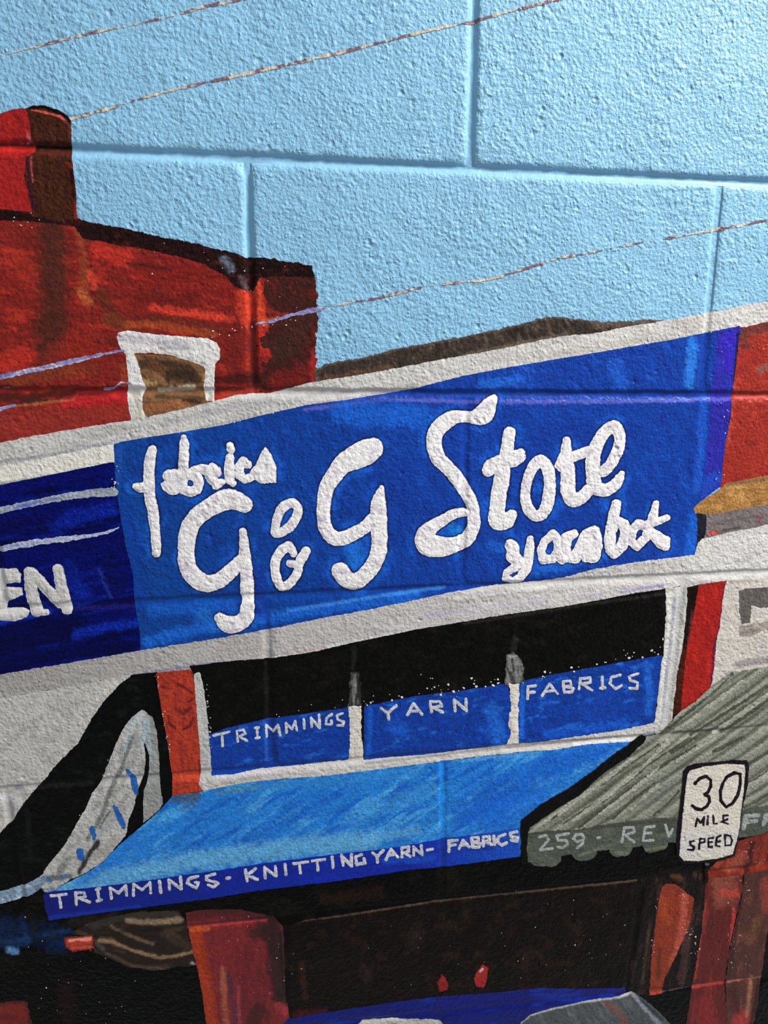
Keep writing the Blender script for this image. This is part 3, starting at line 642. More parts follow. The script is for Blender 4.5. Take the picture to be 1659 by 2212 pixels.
# Store
letter(Shape(strokes=[smooth_path([(1067,860,16),(1057,873,30),(1044,894,42),(1025,901,30),(1007,900,25),(981,901,30),(958,914,34),(941,934,34),(938,963,33),(947,990,33),(969,1012,30),(988,1035,30),(1005,1061,28),(1019,1088,27),(1023,1115,27),(1021,1140,28),(1007,1164,30),(981,1176,34),(952,1180,44),(923,1175,48),(918,1155,38),(934,1137,30),(958,1122,24),(981,1109,22),(1003,1106,18)])], rag=1.4))
letter(Shape(strokes=[S((1100,934,26),(1095,967,28),(1088,1003,28),(1084,1030,34),(1077,1066,34),(1073,1102,33)), smooth_path([(1073,1102,33),(1074,1124,38),(1093,1125,34),(1106,1111,22)]), S((1054,1016,26),(1060,1008,32),(1079,999,34),(1106,992,34),(1120,986,30),(1124,978,20))], rag=1.5))
letter(Shape(strokes=[smooth_path([(1165,994,24),(1182,1011,26),(1187,1040,26),(1185,1070,27),(1178,1099,26),(1159,1114,25),(1140,1097,24),(1134,1070,22),(1138,1040,22),(1148,1013,24)], True)], rag=1.5))
letter(Shape(strokes=[S((1224,952,18),(1222,975,24),(1214,1004,30),(1201,1007,8)), smooth_path([(1226,1008,30),(1226,1038,33),(1227,1064,32),(1237,1080,30),(1258,1072,28),(1272,1057,26)]), S((1216,1000,24),(1241,985,22),(1262,977,22),(1272,971,18))], rag=1.5))
letter(Shape(strokes=[smooth_path([(1286,1050,28),(1281,1028,30),(1280,996,32),(1287,964,28),(1304,935,26),(1325,921,26),(1337,938,25),(1336,964,25),(1321,998,24),(1302,1019,24)]), smooth_path([(1279,1040,28),(1290,1055,30),(1308,1058,28),(1326,1048,24),(1338,1032,20),(1342,1022,12)])], rag=1.5))
# small word at the lower right
o2, k2 = (1050, 1060), 3.687
letter(Shape(strokes=[S((195,430,26),(215,450,26),(210,520,30),(270,570,24),o=o2,k=k2), S((350,380,14),(348,440,20),(338,520,21),(320,620,21),(265,690,20),(200,705,16),(150,695,14),(165,645,16),(240,600,18),o=o2,k=k2)], holes=[S((205,680,3),(240,655,6),o=o2,k=k2)], rag=1.2))
letter(Shape(strokes=[S((530,345,20),(462,400,17),(437,480,19),(455,545,21),(530,540,20),(572,470,17),(562,375,19),o=o2,k=k2,closed=True), S((575,470,22),(600,545,22),o=o2,k=k2)], rag=1.5))
letter(Shape(strokes=[S((700,340,18),(640,370,24),(625,450,24),(640,520,26),(710,530,26),(745,440,20),(800,350,26),(860,315,22),(880,360,20),(870,440,30),(855,520,28),(800,520,26),(820,440,34),o=o2,k=k2)], rag=1.6))
letter(Shape(strokes=[S((1035,105,22),(1015,190,24),(1000,290,26),(985,380,26),(985,470,22),(1015,505,20),(1075,440,24),(1110,350,22),(1095,270,24),(1040,240,22),o=o2,k=k2)], holes=[S((1035,335,3),(1040,375,3),o=o2,k=k2)], rag=1.4))
letter(Shape(strokes=[S((1210,260,20),(1165,310,20),(1150,400,18),(1200,440,20),(1270,370,20),(1290,290,20),o=o2,k=k2,closed=True)], rag=1.5))
letter(Shape(strokes=[S((1350,100,13),(1340,150,18),(1318,240,22),o=o2,k=k2), S((1280,270,20),(1370,240,16),(1440,215,13),o=o2,k=k2), S((1300,330,24),(1380,385,28),(1430,390,18),(1425,440,20),(1370,420,16),o=o2,k=k2)], rag=1.5))

# ---- grey ledge under the signs
t = thing('painted_ledge', 'wide pale grey ledge stripe between the blue sign and the shop windows', 'ledge', (800, 1340))
film('ledge_band', t, Shape([[(-40,1463),(0,1456),(203,1422),(304,1404),(448,1382),(581,1358),(700,1334),(860,1303),(960,1281),(1050,1266),(1172,1254),(1226,1245),(1260,1234),(1321,1222),(1403,1209),(1500,1198),(1507,1172),(1514,1164),(1568,1151),(1659,1133),(1700,1126),(1700,1241),(1659,1247),(1568,1254),(1507,1262),(1489,1268),(1470,1266),(1435,1271),(1372,1281),(1292,1297),(1213,1311),(1133,1323),(999,1343),(893,1361),(760,1389),(679,1408),(586,1422),(506,1430),(434,1446),(339,1452),(289,1457),(203,1473),(101,1491),(0,1508),(-40,1516)]], rag=1.8),
     Col((196,192,190), var=.08, al=40, ac=8, ang=-9, grad=[(900,1300,100,1450,(166,162,158),1.0), (1000,1250,1600,1160,(214,211,207),.9)], alt=[((168,164,160), .15, .6, .5)],
         strokes=[([(-60,1522),(100,1494),(290,1458),(480,1428)], 7, (140,134,170), .7), ([(590,1420),(760,1386),(900,1358)], 7, (226,220,226), .7), ([(610,1414),(700,1398)], 5, (170,90,110), .4), ([(920,1330),(1060,1308),(1180,1300)], 9, (186,176,206), .6), ([(1340,1276),(1430,1264)], 9, (166,150,204), .75), ([(1230,1290),(1300,1284)], 6, (186,172,212), .6), ([(590,1360),(588,1420)], 14, (140,138,136), .5), ([(980,1292),(1180,1268)], 9, (226,224,220), .6),
                  ([(1518,1170),(1528,1190)], 12, (228,226,206), .8), ([(1240,1238),(1480,1216)], 16, (190,186,182), .6), ([(1000,1316),(1200,1290),(1380,1262)], 18, (214,208,206), .5)]), M_THICK)

# ---- white rounded awning and dark arch at the left
t = thing('painted_black_archway', 'black archway area painted between the white facade and the red pillar', 'archway', (150, 1900))
film('arch_interior', t, Shape([[(-40,1828),(0,1791),(26,1764),(42,1736),(66,1705),(92,1676),(124,1638),(162,1600),(171,1583),(197,1540),(220,1508),(243,1483),(264,1464),(289,1456),(340,1451),(352,1500),(380,1700),(374,1722),(347,1750),(275,1810),(185,1890),(120,1925),(-40,1975)]], rag=1.6), Col((9,9,9), var=.4, al=20, ac=10, alt=[((24,26,24), .1, .6, .7)], strokes=[([(40,1705),(100,1698),(200,1690)], 12, (34,34,32), .6), ([(60,1750),(66,1850)], 12, (26,28,26), .5)]), M_DARK)  # black paint filling the arch
t = thing('painted_white_facade', 'off-white facade patch with a slanting right edge at the left side', 'facade', (40, 1780))
film('facade_face', t, Shape([[(-40,1515),(0,1507),(101,1490),(203,1472),(289,1455),(269,1469),(249,1488),(226,1513),(203,1545),(177,1588),(168,1605),(130,1643),(98,1681),(72,1710),(46,1741),(29,1770),(0,1798),(-40,1836)]], rag=2.2),
     Col((196,192,186), var=.09, al=14, ac=9, ang=-30, alt=[((166,164,162), .1, .5, .6)], strokes=[([(-20,1640),(60,1570)], 14, (170,170,168), .6), ([(110,1530),(170,1520)], 30, (172,170,166), .5), ([(40,1700),(56,1710)], 14, (130,126,136), .6), ([(0,1720),(50,1730)], 16, (214,208,212), .8), ([(210,1510),(250,1475)], 10, (210,206,200), .7)]), M_THICK)
t = thing('painted_arched_frame', 'tall pointed grey white arched frame with small blue marks on black', 'frame', (230, 1850))
film('frame_leg', t, Shape([[(310,1736),(311,1700),(317,1660),(320,1640),(312,1600),(300,1560),(307,1533),(330,1548),(339,1579),(343,1631),(346,1689),(352,1734),(346,1745),(322,1768),(309,1777)]], rag=1.4), Col((150,152,148), var=.1, al=26, ac=6, ang=85, alt=[((190,188,184), .2, .7, .5)], strokes=[([(320,1552),(324,1640)], 10, (168,190,200), .6)]), M_THICK)
film('frame_face', t, Shape([[(307,1531),(320,1540),(316,1560),(318,1585),(312,1606),(316,1640),(311,1672),(300,1700),(294,1722),(290,1748),(280,1782),(270,1806),(225,1858),(186,1884),(150,1900),(120,1922),(88,1920),(84,1895),(93,1886),(107,1863),(139,1825),(156,1796),(174,1764),(185,1747),(200,1712),(220,1684),(231,1655),(252,1603),(266,1574),(284,1550)]], rag=1.6),
     Col((188,186,182), var=.1, al=26, ac=7, ang=-58, alt=[((150,150,146), .05, .5, .7)],
         strokes=[([(285,1590),(262,1660),(240,1700),(222,1760),(190,1810)], 12, (104,108,104), .85), ([(296,1600),(288,1650)], 14, (150,154,150), .7), ([(300,1545),(285,1570)], 18, (184,200,204), .8), ([(312,1560),(308,1600)], 12, (160,186,200), .8), ([(280,1590),(270,1620)], 10, (150,180,194), .7), ([(245,1760),(215,1800)], 20, (160,166,166), .7), ([(236,1752),(214,1790)], 5, (80,84,80), .8),
                  ([(212,1818),(190,1850),(172,1882)], 13, (22,22,20), .96), ([(150,1850),(130,1880)], 16, (110,112,106), .7), ([(248,1815),(205,1850)], 22, (164,162,154), .7), ([(100,1895),(150,1892)], 16, (70,74,76), .8), ([(92,1898),(108,1900)], 13, (60,110,160), .8), ([(134,1894),(142,1893)], 12, (60,120,180), .8), ([(205,1710),(160,1790)], 14, (214,208,206), .7)]), M_THICK)
film('frame_gap', t, Shape(strokes=[smooth_path([(314,1606,3),(319,1640,8),(315,1680,9),(304,1712,9),(298,1742,16),(287,1776,20),(279,1796,8)])], rag=1.5), Col((10,10,10), var=.4), M_DARK, label='black gap between the frame and its right leg')
for P in ([(276,1664,8),(288,1680,13),(292,1700,14),(295,1712,9)], [(248,1740,8),(256,1758,12),(266,1780,12),(268,1786,7)], [(199,1788,12),(204,1804,10),(204,1812,6)], [(173,1838,16),(176,1850,15)]):
    film('blue_mark', t, Shape(strokes=[S(*P)], rag=1.4), Col((36,96,176), var=.15, al=10, ac=6, alt=[((90,150,210), .2, .6, .6)]), fine=2)
t = thing('painted_pale_blue_rail', 'pale blue grey rail painted at the left edge below the black archway', 'rail', (40, 1930))
film('rail_face', t, Shape(strokes=[S((-60,1950,28),(0,1937,28),(58,1922,26),(78,1910,22),(96,1894,12)), S((70,1926,10),(114,1920,10))], rag=2.4), Col((132,158,182), var=.16, al=10, ac=6, ang=-15, alt=[((190,200,214), .1, .5, .7), ((90,110,130), .2, .6, .6)]), M_THICK)

# ---- shop front window
t = thing('painted_shop_window', 'painted shop window band with black glass over three lettered blue panels', 'window', (940, 1650))
film('glass', t, Shape([[(410,1438),(506,1426),(586,1421),(679,1407),(760,1388),(893,1360),(999,1342),(1080,1328),(1213,1310),(1292,1296),(1372,1280),(1445,1270),(1440,1400),(1420,1575),(1239,1600),(1092,1615),(946,1635),(753,1650),(559,1670),(450,1682),(440,1500)]], rag=1.4), Col((13,12,11), var=.35, al=24, ac=12, ang=-8, alt=[((26,24,21), .1, .6, .6)], strokes=[([(574,1430),(577,1540)], 9, (34,34,32), .5), ([(1000,1346),(1300,1300),(1430,1282)], 8, (54,50,46), .5), ([(762,1440),(764,1400)], 12, (40,40,38), .6), ([(1108,1400),(1112,1380)], 18, (48,48,46), .6)]), M_DARK, label='black painted glass')
def pcol(seed): return Col((10,60,158), var=.24, al=16, ac=7, ang=-14, seed=seed, alt=[((12,58,160), .0, .5, .6), ((34,116,222), .2, .6, .6)])
P1 = [(450,1586),(488,1571),(570,1553),(665,1540),(753,1527),(756,1582),(755,1643),(665,1652),(559,1662),(506,1673),(455,1678)]
P2 = [(786,1524),(893,1503),(999,1490),(1096,1475),(1106,1526),(1107,1565),(1100,1607),(1025,1618),(946,1628),(786,1644)]
P3 = [(1117,1473),(1186,1457),(1266,1443),(1345,1428),(1430,1414),(1424,1472),(1412,1562),(1345,1575),(1239,1591),(1173,1601),(1113,1609),(1116,1512)]
for i, (P, st) in enumerate(((P1, [([(590,1560),(594,1640)], 16, (12,48,130), .7), ([(570,1556),(576,1640)], 8, (50,110,200), .5)]), (P2, [([(800,1530),(796,1630)], 12, (20,96,206), .7), ([(850,1565),(870,1580)], 40, (24,92,204), .6), ([(1060,1530),(1075,1590)], 40, (30,108,216), .7), ([(960,1570),(1030,1590)], 50, (10,58,160), .6)]), (P3, [([(1128,1480),(1126,1590)], 12, (34,112,224), .7), ([(1300,1500),(1280,1530)], 70, (20,72,180), .5), ([(1350,1560),(1180,1585)], 24, (22,96,220), .6), ([(1400,1440),(1400,1540)], 20, (34,112,220), .5)]))):
    c = pcol(i * 11 + 100); c.strokes = st
    film('blue_panel', t, Shape([P], rag=1.3), c, key=f'panel{i}')
def writing(key, segs, w, o, k, col=(206,206,212), dark=None):
    """one sub-part per written character; segs: list of characters, each a list of polylines"""
    for ch in segs:
        film('letter', key, Shape(strokes=[S(*q, w=w, o=o, k=k) for q in ch], rag=1.1), Col(col, var=.09, al=8, ac=8, alt=[(dark or (150,160,190), .1, .6, .6)]), M_THICK if dark is None or dark[0] > 60 else M_DARK, .0002, 3)
writing('panel0', [[[(235,780),(360,750)],[(300,765),(305,865)]], [[(430,830),(420,745),(475,735),(490,765),(440,790),(505,825)]], [[(585,720),(590,800)],[(570,720),(600,716)],[(575,803),(605,798)]],
    [[(665,790),(660,700),(715,750),(755,695),(775,780)]], [[(825,760),(820,680),(870,730),(895,665),(910,740)]], [[(965,650),(970,725)]], [[(1030,710),(1025,640),(1095,720),(1090,615)]],
    [[(1195,610),(1150,640),(1145,690),(1190,690),(1190,660)]], [[(1280,600),(1235,620),(1240,650),(1290,670),(1285,700),(1240,700)]]], 5.5, (400,1380), 3.77)
writing('panel1', [[[(235,710),(290,750),(360,690)],[(290,750),(300,800)]], [[(450,765),(500,670),(570,760)],[(470,735),(540,730)]], [[(645,740),(635,655),(715,655),(730,690),(660,702),(735,742)]], [[(840,735),(830,640),(930,730),(925,635)]]], 6.5, (760,1340), 3.77)
writing('panel2', [[[(220,1085),(225,985),(290,980)],[(220,1035),(275,1030)]], [[(340,1060),(400,965),(465,1045)],[(365,1025),(440,1020)]], [[(520,1030),(510,945),(570,940),(575,975),(525,985),(595,1000),(580,1030),(520,1035)]], [[(640,1005),(650,920),(730,915),(735,950),(660,965),(745,1015)]],
    [[(825,905),(830,1000)],[(810,1000),(850,996)]], [[(975,890),(900,910),(890,960),(935,1005),(985,975)]], [[(1120,880),(1045,905),(1055,935),(1115,955),(1110,1000),(1050,1000)]]], 6, (1080,1220), 3.77)
film('mullion', t, Shape([[(752,1524),(780,1523),(780,1582),(786,1642),(753,1648),(756,1582)]], rag=1.7), Col((222,216,204), var=.08, al=14, ac=5, ang=85, alt=[((196,192,196), .1, .6, .5)]), M_THICK, .0002)
film('mullion_top', t, Shape([[(758,1450),(774,1448),(779,1475),(782,1526),(751,1527),(754,1470)]], rag=3.6), Col((116,116,114), var=.2, al=26, ac=2.5, ang=88, alt=[((30,30,30), -.1, .3, .9)], edge=((16,15,14), 10, .95)), label='thin grey brushed upper end of the left mullion')
film('mullion', t, Shape([[(1098,1474),(1122,1474),(1119,1530),(1119,1606),(1092,1609),(1102,1582),(1098,1560),(1104,1520)]], rag=3), Col((226,220,206), var=.08, al=14, ac=5, ang=85, alt=[((190,186,204), .1, .6, .5)]), M_THICK, .0002)
film('mullion_top', t, Shape([[(1094,1414),(1106,1406),(1122,1418),(1130,1440),(1132,1470),(1122,1476),(1090,1478),(1090,1450)]], rag=4.5), Col((128,128,126), var=.2, al=18, ac=3, ang=84, alt=[((36,36,35), -.1, .3, .9)], strokes=[([(1098,1415),(1110,1418)], 8, (180,180,178), .6)], edge=((30,30,30), 6, .6)), label='grey feathered upper end of the right mullion')
film('frame_side', t, Shape([[(420,1454),(432,1450),(436,1470),(442,1491),(450,1566),(456,1645),(457,1676),(470,1690),(440,1706),(429,1694),(434,1666),(432,1619),(425,1539),(419,1467)]], rag=2), Col((192,192,188), var=.09, al=16, ac=6, ang=82, strokes=[([(438,1685),(446,1700)], 16, (228,214,216), .8)]), M_THICK)
film('frame_side', t, Shape([[(1436,1268),(1489,1264),(1488,1294),(1481,1363),(1470,1432),(1457,1536),(1451,1556),(1427,1585),(1398,1586),(1406,1567),(1413,1554),(1417,1525),(1422,1485),(1425,1445),(1432,1408),(1437,1326)]], rag=2.2), Col((206,204,198), var=.1, al=12, ac=5, ang=80, alt=[((160,160,158), .1, .6, .5)],
     strokes=[([(1444,1280),(1444,1340),(1432,1450),(1422,1560)], 8, (236,234,226), .8), ([(1456,1290),(1450,1370),(1438,1470),(1430,1560)], 10, (166,170,186), .75), ([(1470,1290),(1468,1320)], 24, (176,178,178), .6)]), M_THICK)
film('sill', t, Shape([[(437,1692),(457,1675),(506,1671),(559,1660),(665,1650),(753,1641),(789,1641),(946,1627),(1025,1616),(1092,1606),(1173,1600),(1239,1590),(1345,1574),(1411,1560),(1427,1582),(1385,1590),(1361,1602),(1266,1607),(1200,1618),(1131,1622),(1025,1633),(954,1643),(840,1658),(718,1674),(612,1681),(533,1689),(466,1702),(440,1708)]], rag=1.5),
     Col((206,202,198), var=.08, al=40, ac=5, ang=-9, strokes=[([(470,1680),(600,1664)], 9, (230,224,236), .7), ([(560,1676),(460,1696)], 10, (176,172,160), .6), ([(790,1648),(1025,1622),(1330,1590)], 6, (140,138,134), .7), ([(1240,1606),(1360,1595)], 9, (230,230,228), .8)]), M_THICK)

# ---- pillars
t = thing('painted_red_pillar', 'short orange red pillar left of the shop window with faint scribbles', 'pillar', (405, 1710))
film('pillar_face', t, Shape([[(337,1453),(370,1448),(414,1445),(420,1470),(425,1539),(432,1619),(434,1666),(429,1690),(437,1706),(400,1716),(372,1720),(373,1684),(365,1620),(353,1550),(344,1501)]], rag=1.2), Col((178,58,38), var=.15, al=30, ac=5, ang=85, alt=[((146,40,30), .1, .5, .7)],
     strokes=[([(386,1478),(400,1484),(416,1496)], 7, (80,20,24), .85), ([(408,1514),(420,1506)], 7, (80,20,24), .8), ([(364,1545),(366,1562),(378,1570)], 7, (80,20,24), .8), ([(380,1530),(396,1540),(412,1528)], 9, (90,24,26), .8), ([(396,1574),(412,1566),(416,1550)], 7, (80,20,24), .8), ([(350,1482),(366,1486)], 7, (90,24,26), .7), ([(374,1680),(430,1678)], 20, (206,72,46), .8), ([(430,1640),(432,1670)], 5, (110,26,22), .7)]))
t = thing('painted_red_pier', 'slanting bright red pier with a dark side right of the shop window', 'pier', (1490, 1530))
film('pier_side', t, Shape([[(1484,1268),(1510,1262),(1502,1310),(1494,1380),(1484,1450),(1475,1550),(1450,1556),(1462,1450),(1472,1400),(1480,1340)]], rag=1.8), Col((30,16,16), var=.3, al=12, ac=5, strokes=[([(1478,1400),(1462,1530)], 26, (76,30,20), .85), ([(1494,1320),(1484,1400)], 6, (110,60,60), .5)]), M_DARK, label='black and brown side of the pier')
film('pier_face', t, Shape([[(1507,1263),(1568,1253),(1561,1283),(1556,1328),(1554,1350),(1545,1383),(1543,1424),(1537,1469),(1530,1486),(1520,1512),(1468,1552),(1474,1470),(1482,1400),(1494,1340),(1503,1290)]], rag=1.2), Col((168,30,24), var=.14, al=16, ac=6, ang=80, alt=[((136,24,22), .1, .5, .6), ((206,46,34), .2, .6, .6)], strokes=[([(1564,1264),(1554,1350),(1540,1400),(1536,1470)], 6, (70,24,70), .8)]))
t = thing('painted_side_shopfront', 'cream painted shopfront with a dark grey window corner at the right edge', 'shopfront', (1620, 1440))
film('front_face', t, Shape([[(1568,1253),(1700,1240),(1700,1440),(1659,1444),(1590,1452),(1532,1488),(1537,1469),(1543,1424),(1545,1383),(1554,1350),(1556,1328),(1561,1283)]], rag=1.4), Col((210,202,192), var=.07, al=18, ac=8, alt=[((188,180,178), .15, .6, .5)], strokes=[([(1590,1436),(1659,1424),(1710,1416)], 20, (150,140,140), .85), ([(1580,1450),(1534,1486)], 10, (160,160,166), .7), ([(1575,1256),(1620,1252)], 9, (150,144,138), .6)]), M_THICK)
film('window_corner', t, Shape([[(1594,1276),(1612,1270),(1700,1264),(1700,1308),(1640,1312),(1622,1306),(1618,1345),(1600,1346),(1594,1320)]], rag=2), Col((98,92,88), var=.2, al=14, ac=5, ang=80, alt=[((130,124,118), .1, .6, .6)]), label='dark grey corner of a window frame')
film('window_smudge', t, Shape([[(1592,1352),(1620,1348),(1659,1340),(1700,1336),(1700,1352),(1650,1360),(1620,1374),(1596,1372)]], rag=4), Col((166,156,148), var=.15, al=14, ac=5, ang=-8, alt=[((130,122,116), .1, .5, .7)]), label='grey brown smudge below the window corner')

# ---- dark ground of the lower storey
t = thing('painted_lower_storey', 'near black shopfront interior painted under the awnings', 'shopfront', (900, 2190))
film('dark_interior', t, Shape([[(-40,1964),(0,1952),(60,1938),(90,1916),(120,1950),(400,1930),(800,1870),(1128,1830),(1450,1800),(1560,1790),(1700,1760),(1700,2240),(-40,2240)]], rag=1), Col((6,6,4), var=.4, al=24, ac=12, alt=[((20,18,15), .1, .6, .6)],
     strokes=[([(250,1980),(160,1990)], 30, (38,32,26), .6), ([(-60,2000),(60,2010),(130,2030)], 60, (12,34,70), .9), ([(-60,2040),(60,2030)], 26, (24,58,104), .7), ([(60,1975),(80,2000)], 26, (16,18,12), .8), ([(20,2050),(36,2054)], 15, (96,142,190), .8), ([(100,2016),(150,2008)], 14, (24,50,90), .8), ([(140,2130),(150,2200)], 40, (34,14,14), .6),
              ([(960,1875),(985,1900)], 40, (24,20,17), .6), ([(820,1925),(700,1940)], 30, (38,24,18), .6), ([(1400,1900),(1460,1880)], 20, (40,34,30), .5)]), M_DARK)
film('lintel_panel', t, Shape([[(612,2000),(660,1985),(760,1970),(860,1956),(941,1944),(1194,1918),(1378,1899),(1372,2000),(1352,2134),(1345,2150),(1200,2150),(900,2185),(640,2220),(618,2190)]], rag=1.5), Col((20,14,11), var=.28, al=16, ac=14, alt=[((46,30,22), .1, .6, .6), ((20,14,11), .1, .5, .6)],
     strokes=[([(610,1992),(760,1973),(860,1958),(941,1946),(1194,1920),(1378,1901)], 4, (86,70,60), .75), ([(1030,1932),(1200,1914)], 4, (124,100,74), .6), ([(640,2190),(700,2185)], 22, (76,24,24), .7), ([(900,2000),(890,2040)], 30, (44,32,28), .5), ([(790,2115),(784,2090)], 24, (52,38,34), .5), ([(650,2080),(660,2150)], 16, (58,36,24), .6)]), M_DARK, label='very dark brown panel')
film('side_jamb', t, Shape([[(1378,1899),(1420,1890),(1530,1874),(1520,1940),(1505,2060),(1492,2130),(1427,2142),(1360,2150),(1352,2130),(1370,2010)]], rag=1.5), Col((27,21,19), var=.28, al=30, ac=6, ang=100, alt=[((66,50,46), .1, .5, .6), ((22,17,15), .1, .5, .7)],
     strokes=[([(1384,1905),(1370,2010),(1350,2130)], 9, (10,8,7), .9), ([(1490,1950),(1480,2050),(1470,2120)], 22, (82,56,54), .6), ([(1400,2010),(1386,2120)], 8, (76,66,48), .5), ([(1455,1892),(1466,1896)], 16, (80,54,36), .7), ([(1430,2142),(1500,2130)], 5, (110,96,98), .6)]), M_DARK, label='brown grey striped jamb')
film('red_blob', t, Shape([[(954,2100),(962,2110),(968,2125),(966,2137),(948,2140),(944,2120)]], rag=2.2), Col((151,28,29), var=.2, edge=((70,20,20), 4, .7)), fine=2, label='small red blob')  # blob of red paint on the dark interior
film('red_blob', t, Shape([[(1042,2078),(1053,2088),(1050,2118),(1043,2131),(1027,2129),(1022,2110),(1030,2095)]], rag=1.8), Col((163,36,38), var=.2, strokes=[([(1036,2095),(1042,2090)], 5, (240,200,196), .7)]), fine=2, label='taller red blob')
t = thing('painted_brown_drape', 'brown folded drape painted below the left end of the blue awning', 'drape', (330, 2090))
film('drape_cloth', t, Shape([[(150,2014),(194,1991),(236,1978),(305,1966),(383,1964),(399,1980),(412,2030),(424,2080),(410,2086),(383,2083),(360,2092),(333,2094),(277,2086),(236,2066),(205,2055),(198,2022),(165,2016)]], rag=2), Col((33,22,15), var=.22, al=24, ac=6, ang=15, alt=[((34,22,15), .1, .5, .7), ((84,62,46), .2, .6, .6)],
     strokes=[([(200,1998),(280,1976),(370,1970)], 20, (58,50,42), .7), ([(276,1986),(330,1990),(388,1984)], 15, (146,122,96), .9), ([(270,2002),(290,2010),(340,2004),(399,1994)], 9, (28,14,8), .9), ([(214,2030),(245,2032),(291,2052),(347,2066),(380,2062),(416,2054)], 9, (146,116,88), .9), ([(240,1998),(266,2014),(300,2026),(330,2036)], 8, (108,88,68), .8), ([(236,2048),(290,2070),(350,2078),(414,2066)], 10, (38,20,12), .9), ([(230,2056),(290,2084),(350,2090)], 8, (86,64,50), .8), ([(360,2010),(400,2040)], 26, (70,52,38), .6), ([(414,2078),(420,2080)], 7, (190,180,168), .6), ([(210,2034),(224,2046)], 12, (90,86,88), .5)]))
t = thing('painted_orange_light', 'small orange red rectangular light painted beside the brown drape', 'light', (170, 2050))
film('light_lens', t, Shape([[(136,2022),(200,2018),(204,2046),(158,2053),(144,2044)]], rag=1.8), Col((163,55,40), var=.12, strokes=[([(150,2030),(195,2027)], 7, (240,150,128), .8), ([(150,2046),(200,2043)], 7, (216,86,64), .8)], edge=((110,20,20), 6, .8)), fine=2)
t = thing('painted_red_block', 'dim red block painted in the bottom left corner', 'block', (30, 2205))
film('block_face', t, Shape([[(-40,2172),(20,2160),(58,2158),(66,2190),(74,2240),(-40,2240)]], rag=4), Col((119,33,24), var=.2, alt=[((100,24,20), .1, .5, .7)], edge=((60,14,14), 10, .8)))
t = thing('painted_red_doorpost', 'broad red and orange doorpost under the blue awning', 'doorpost', (520, 2190))
film('post_face', t, Shape([[(401,1968),(440,1962),(520,1962),(590,1978),(611,2000),(614,2060),(616,2150),(626,2200),(600,2240),(450,2240),(438,2150),(428,2095),(414,2040),(405,2000)]], rag=1.4), Col((124,36,40), var=.2, al=34, ac=8, ang=88, alt=[((88,26,30), .0, .5, .7)],
     strokes=[([(430,1962),(520,1966),(600,1984)], 24, (40,18,18), .95), ([(585,2000),(604,2080),(606,2160)], 40, (30,18,15), .95), ([(400,1975),(470,1970),(560,1975)], 30, (84,26,32), .9), ([(405,2001),(480,1996),(575,1987)], 5, (180,60,64), .8), ([(560,2010),(595,2010),(598,2120)], 44, (54,24,24), .85), ([(530,2070),(540,2190)], 60, (110,32,36), .7), ([(420,2010),(436,2080),(450,2160),(462,2250)], 34, (166,54,18), .97), ([(416,2006),(450,2004)], 12, (190,80,44), .7), ([(480,2090),(484,2150),(490,2250)], 16, (160,84,62), .85), ([(497,2105),(504,2180),(512,2250)], 13, (88,42,66), .8), ([(515,2130),(518,2250)], 8, (160,66,74), .6), ([(560,2180),(540,2220)], 40, (60,26,22), .8), ([(600,2170),(622,2186)], 20, (160,50,60), .7), ([(606,2010),(613,2150)], 6, (20,10,10), .8)]))
t = thing('painted_orange_board', 'narrow orange brown tapering board painted right of the dark panel', 'board', (1410, 2145))
film('board_face', t, Shape([[(1428,1914),(1438,1907),(1457,1908),(1477,1922),(1497,1938),(1489,1991),(1478,2020),(1463,2052),(1435,2110),(1428,2144),(1402,2148),(1405,2074),(1412,2010),(1420,1950)]], rag=1.6), Col((143,53,28), var=.16, al=10, ac=14, ang=0, alt=[((130,44,26), .1, .6, .6)], strokes=[([(1478,1930),(1472,2010),(1450,2080)], 16, (188,86,66), .8), ([(1424,2050),(1420,2110)], 10, (92,44,18), .8), ([(1428,1940),(1440,1990)], 20, (176,74,28), .6), ([(1402,2146),(1428,2142)], 7, (206,80,64), .8)]))
t = thing('painted_red_pilaster', 'dark red painted pilaster at bottom right beside the brown pilaster', 'pilaster', (1520, 2205))
film('pilaster_face', t, Shape([[(1525,1880),(1560,1872),(1606,1870),(1598,1935),(1585,1991),(1574,2046),(1564,2118),(1570,2240),(1474,2240),(1482,2200),(1493,2129),(1513,2018),(1520,1940)]], rag=1.6), Col((96,28,26), var=.18, al=36, ac=6, ang=98, alt=[((140,44,40), .1, .6, .6)],
     strokes=[([(1565,1885),(1560,1930)], 60, (146,76,60), .85), ([(1560,1925),(1590,1930)], 20, (196,66,50), .7), ([(1584,1960),(1578,2040)], 9, (190,56,52), .8), ([(1522,1950),(1500,2110)], 8, (160,60,54), .7), ([(1494,2130),(1562,2120)], 7, (190,66,62), .8), ([(1520,2170),(1530,2230)], 50, (140,34,34), .8)]))
t = thing('painted_brown_pilaster', 'mottled reddish brown pilaster at the bottom right edge of the mural', 'pilaster', (1600, 2205))
film('pilaster_face', t, Shape([[(1608,1866),(1700,1850),(1672,1950),(1655,2012),(1644,2101),(1634,2170),(1620,2240),(1568,2240),(1566,2118),(1576,2046),(1588,1991),(1600,1935)]], rag=1.8), Col((83,45,38), var=.2, al=24, ac=7, ang=98, alt=[((126,66,54), .1, .6, .6), ((66,40,32), .1, .5, .6)],
     strokes=[([(1604,1900),(1590,2000),(1572,2110)], 9, (50,24,20), .7), ([(1650,1900),(1655,1960)], 22, (166,60,50), .6), ([(1634,1985),(1616,2030)], 24, (120,76,44), .6), ([(1570,2120),(1650,2108)], 5, (206,120,100), .7), ([(1580,2140),(1590,2180)], 22, (66,28,24), .8), ([(1600,2200),(1590,2230)], 40, (176,46,46), .8), ([(1622,2110),(1612,2190)], 10, (170,120,84), .6)]))
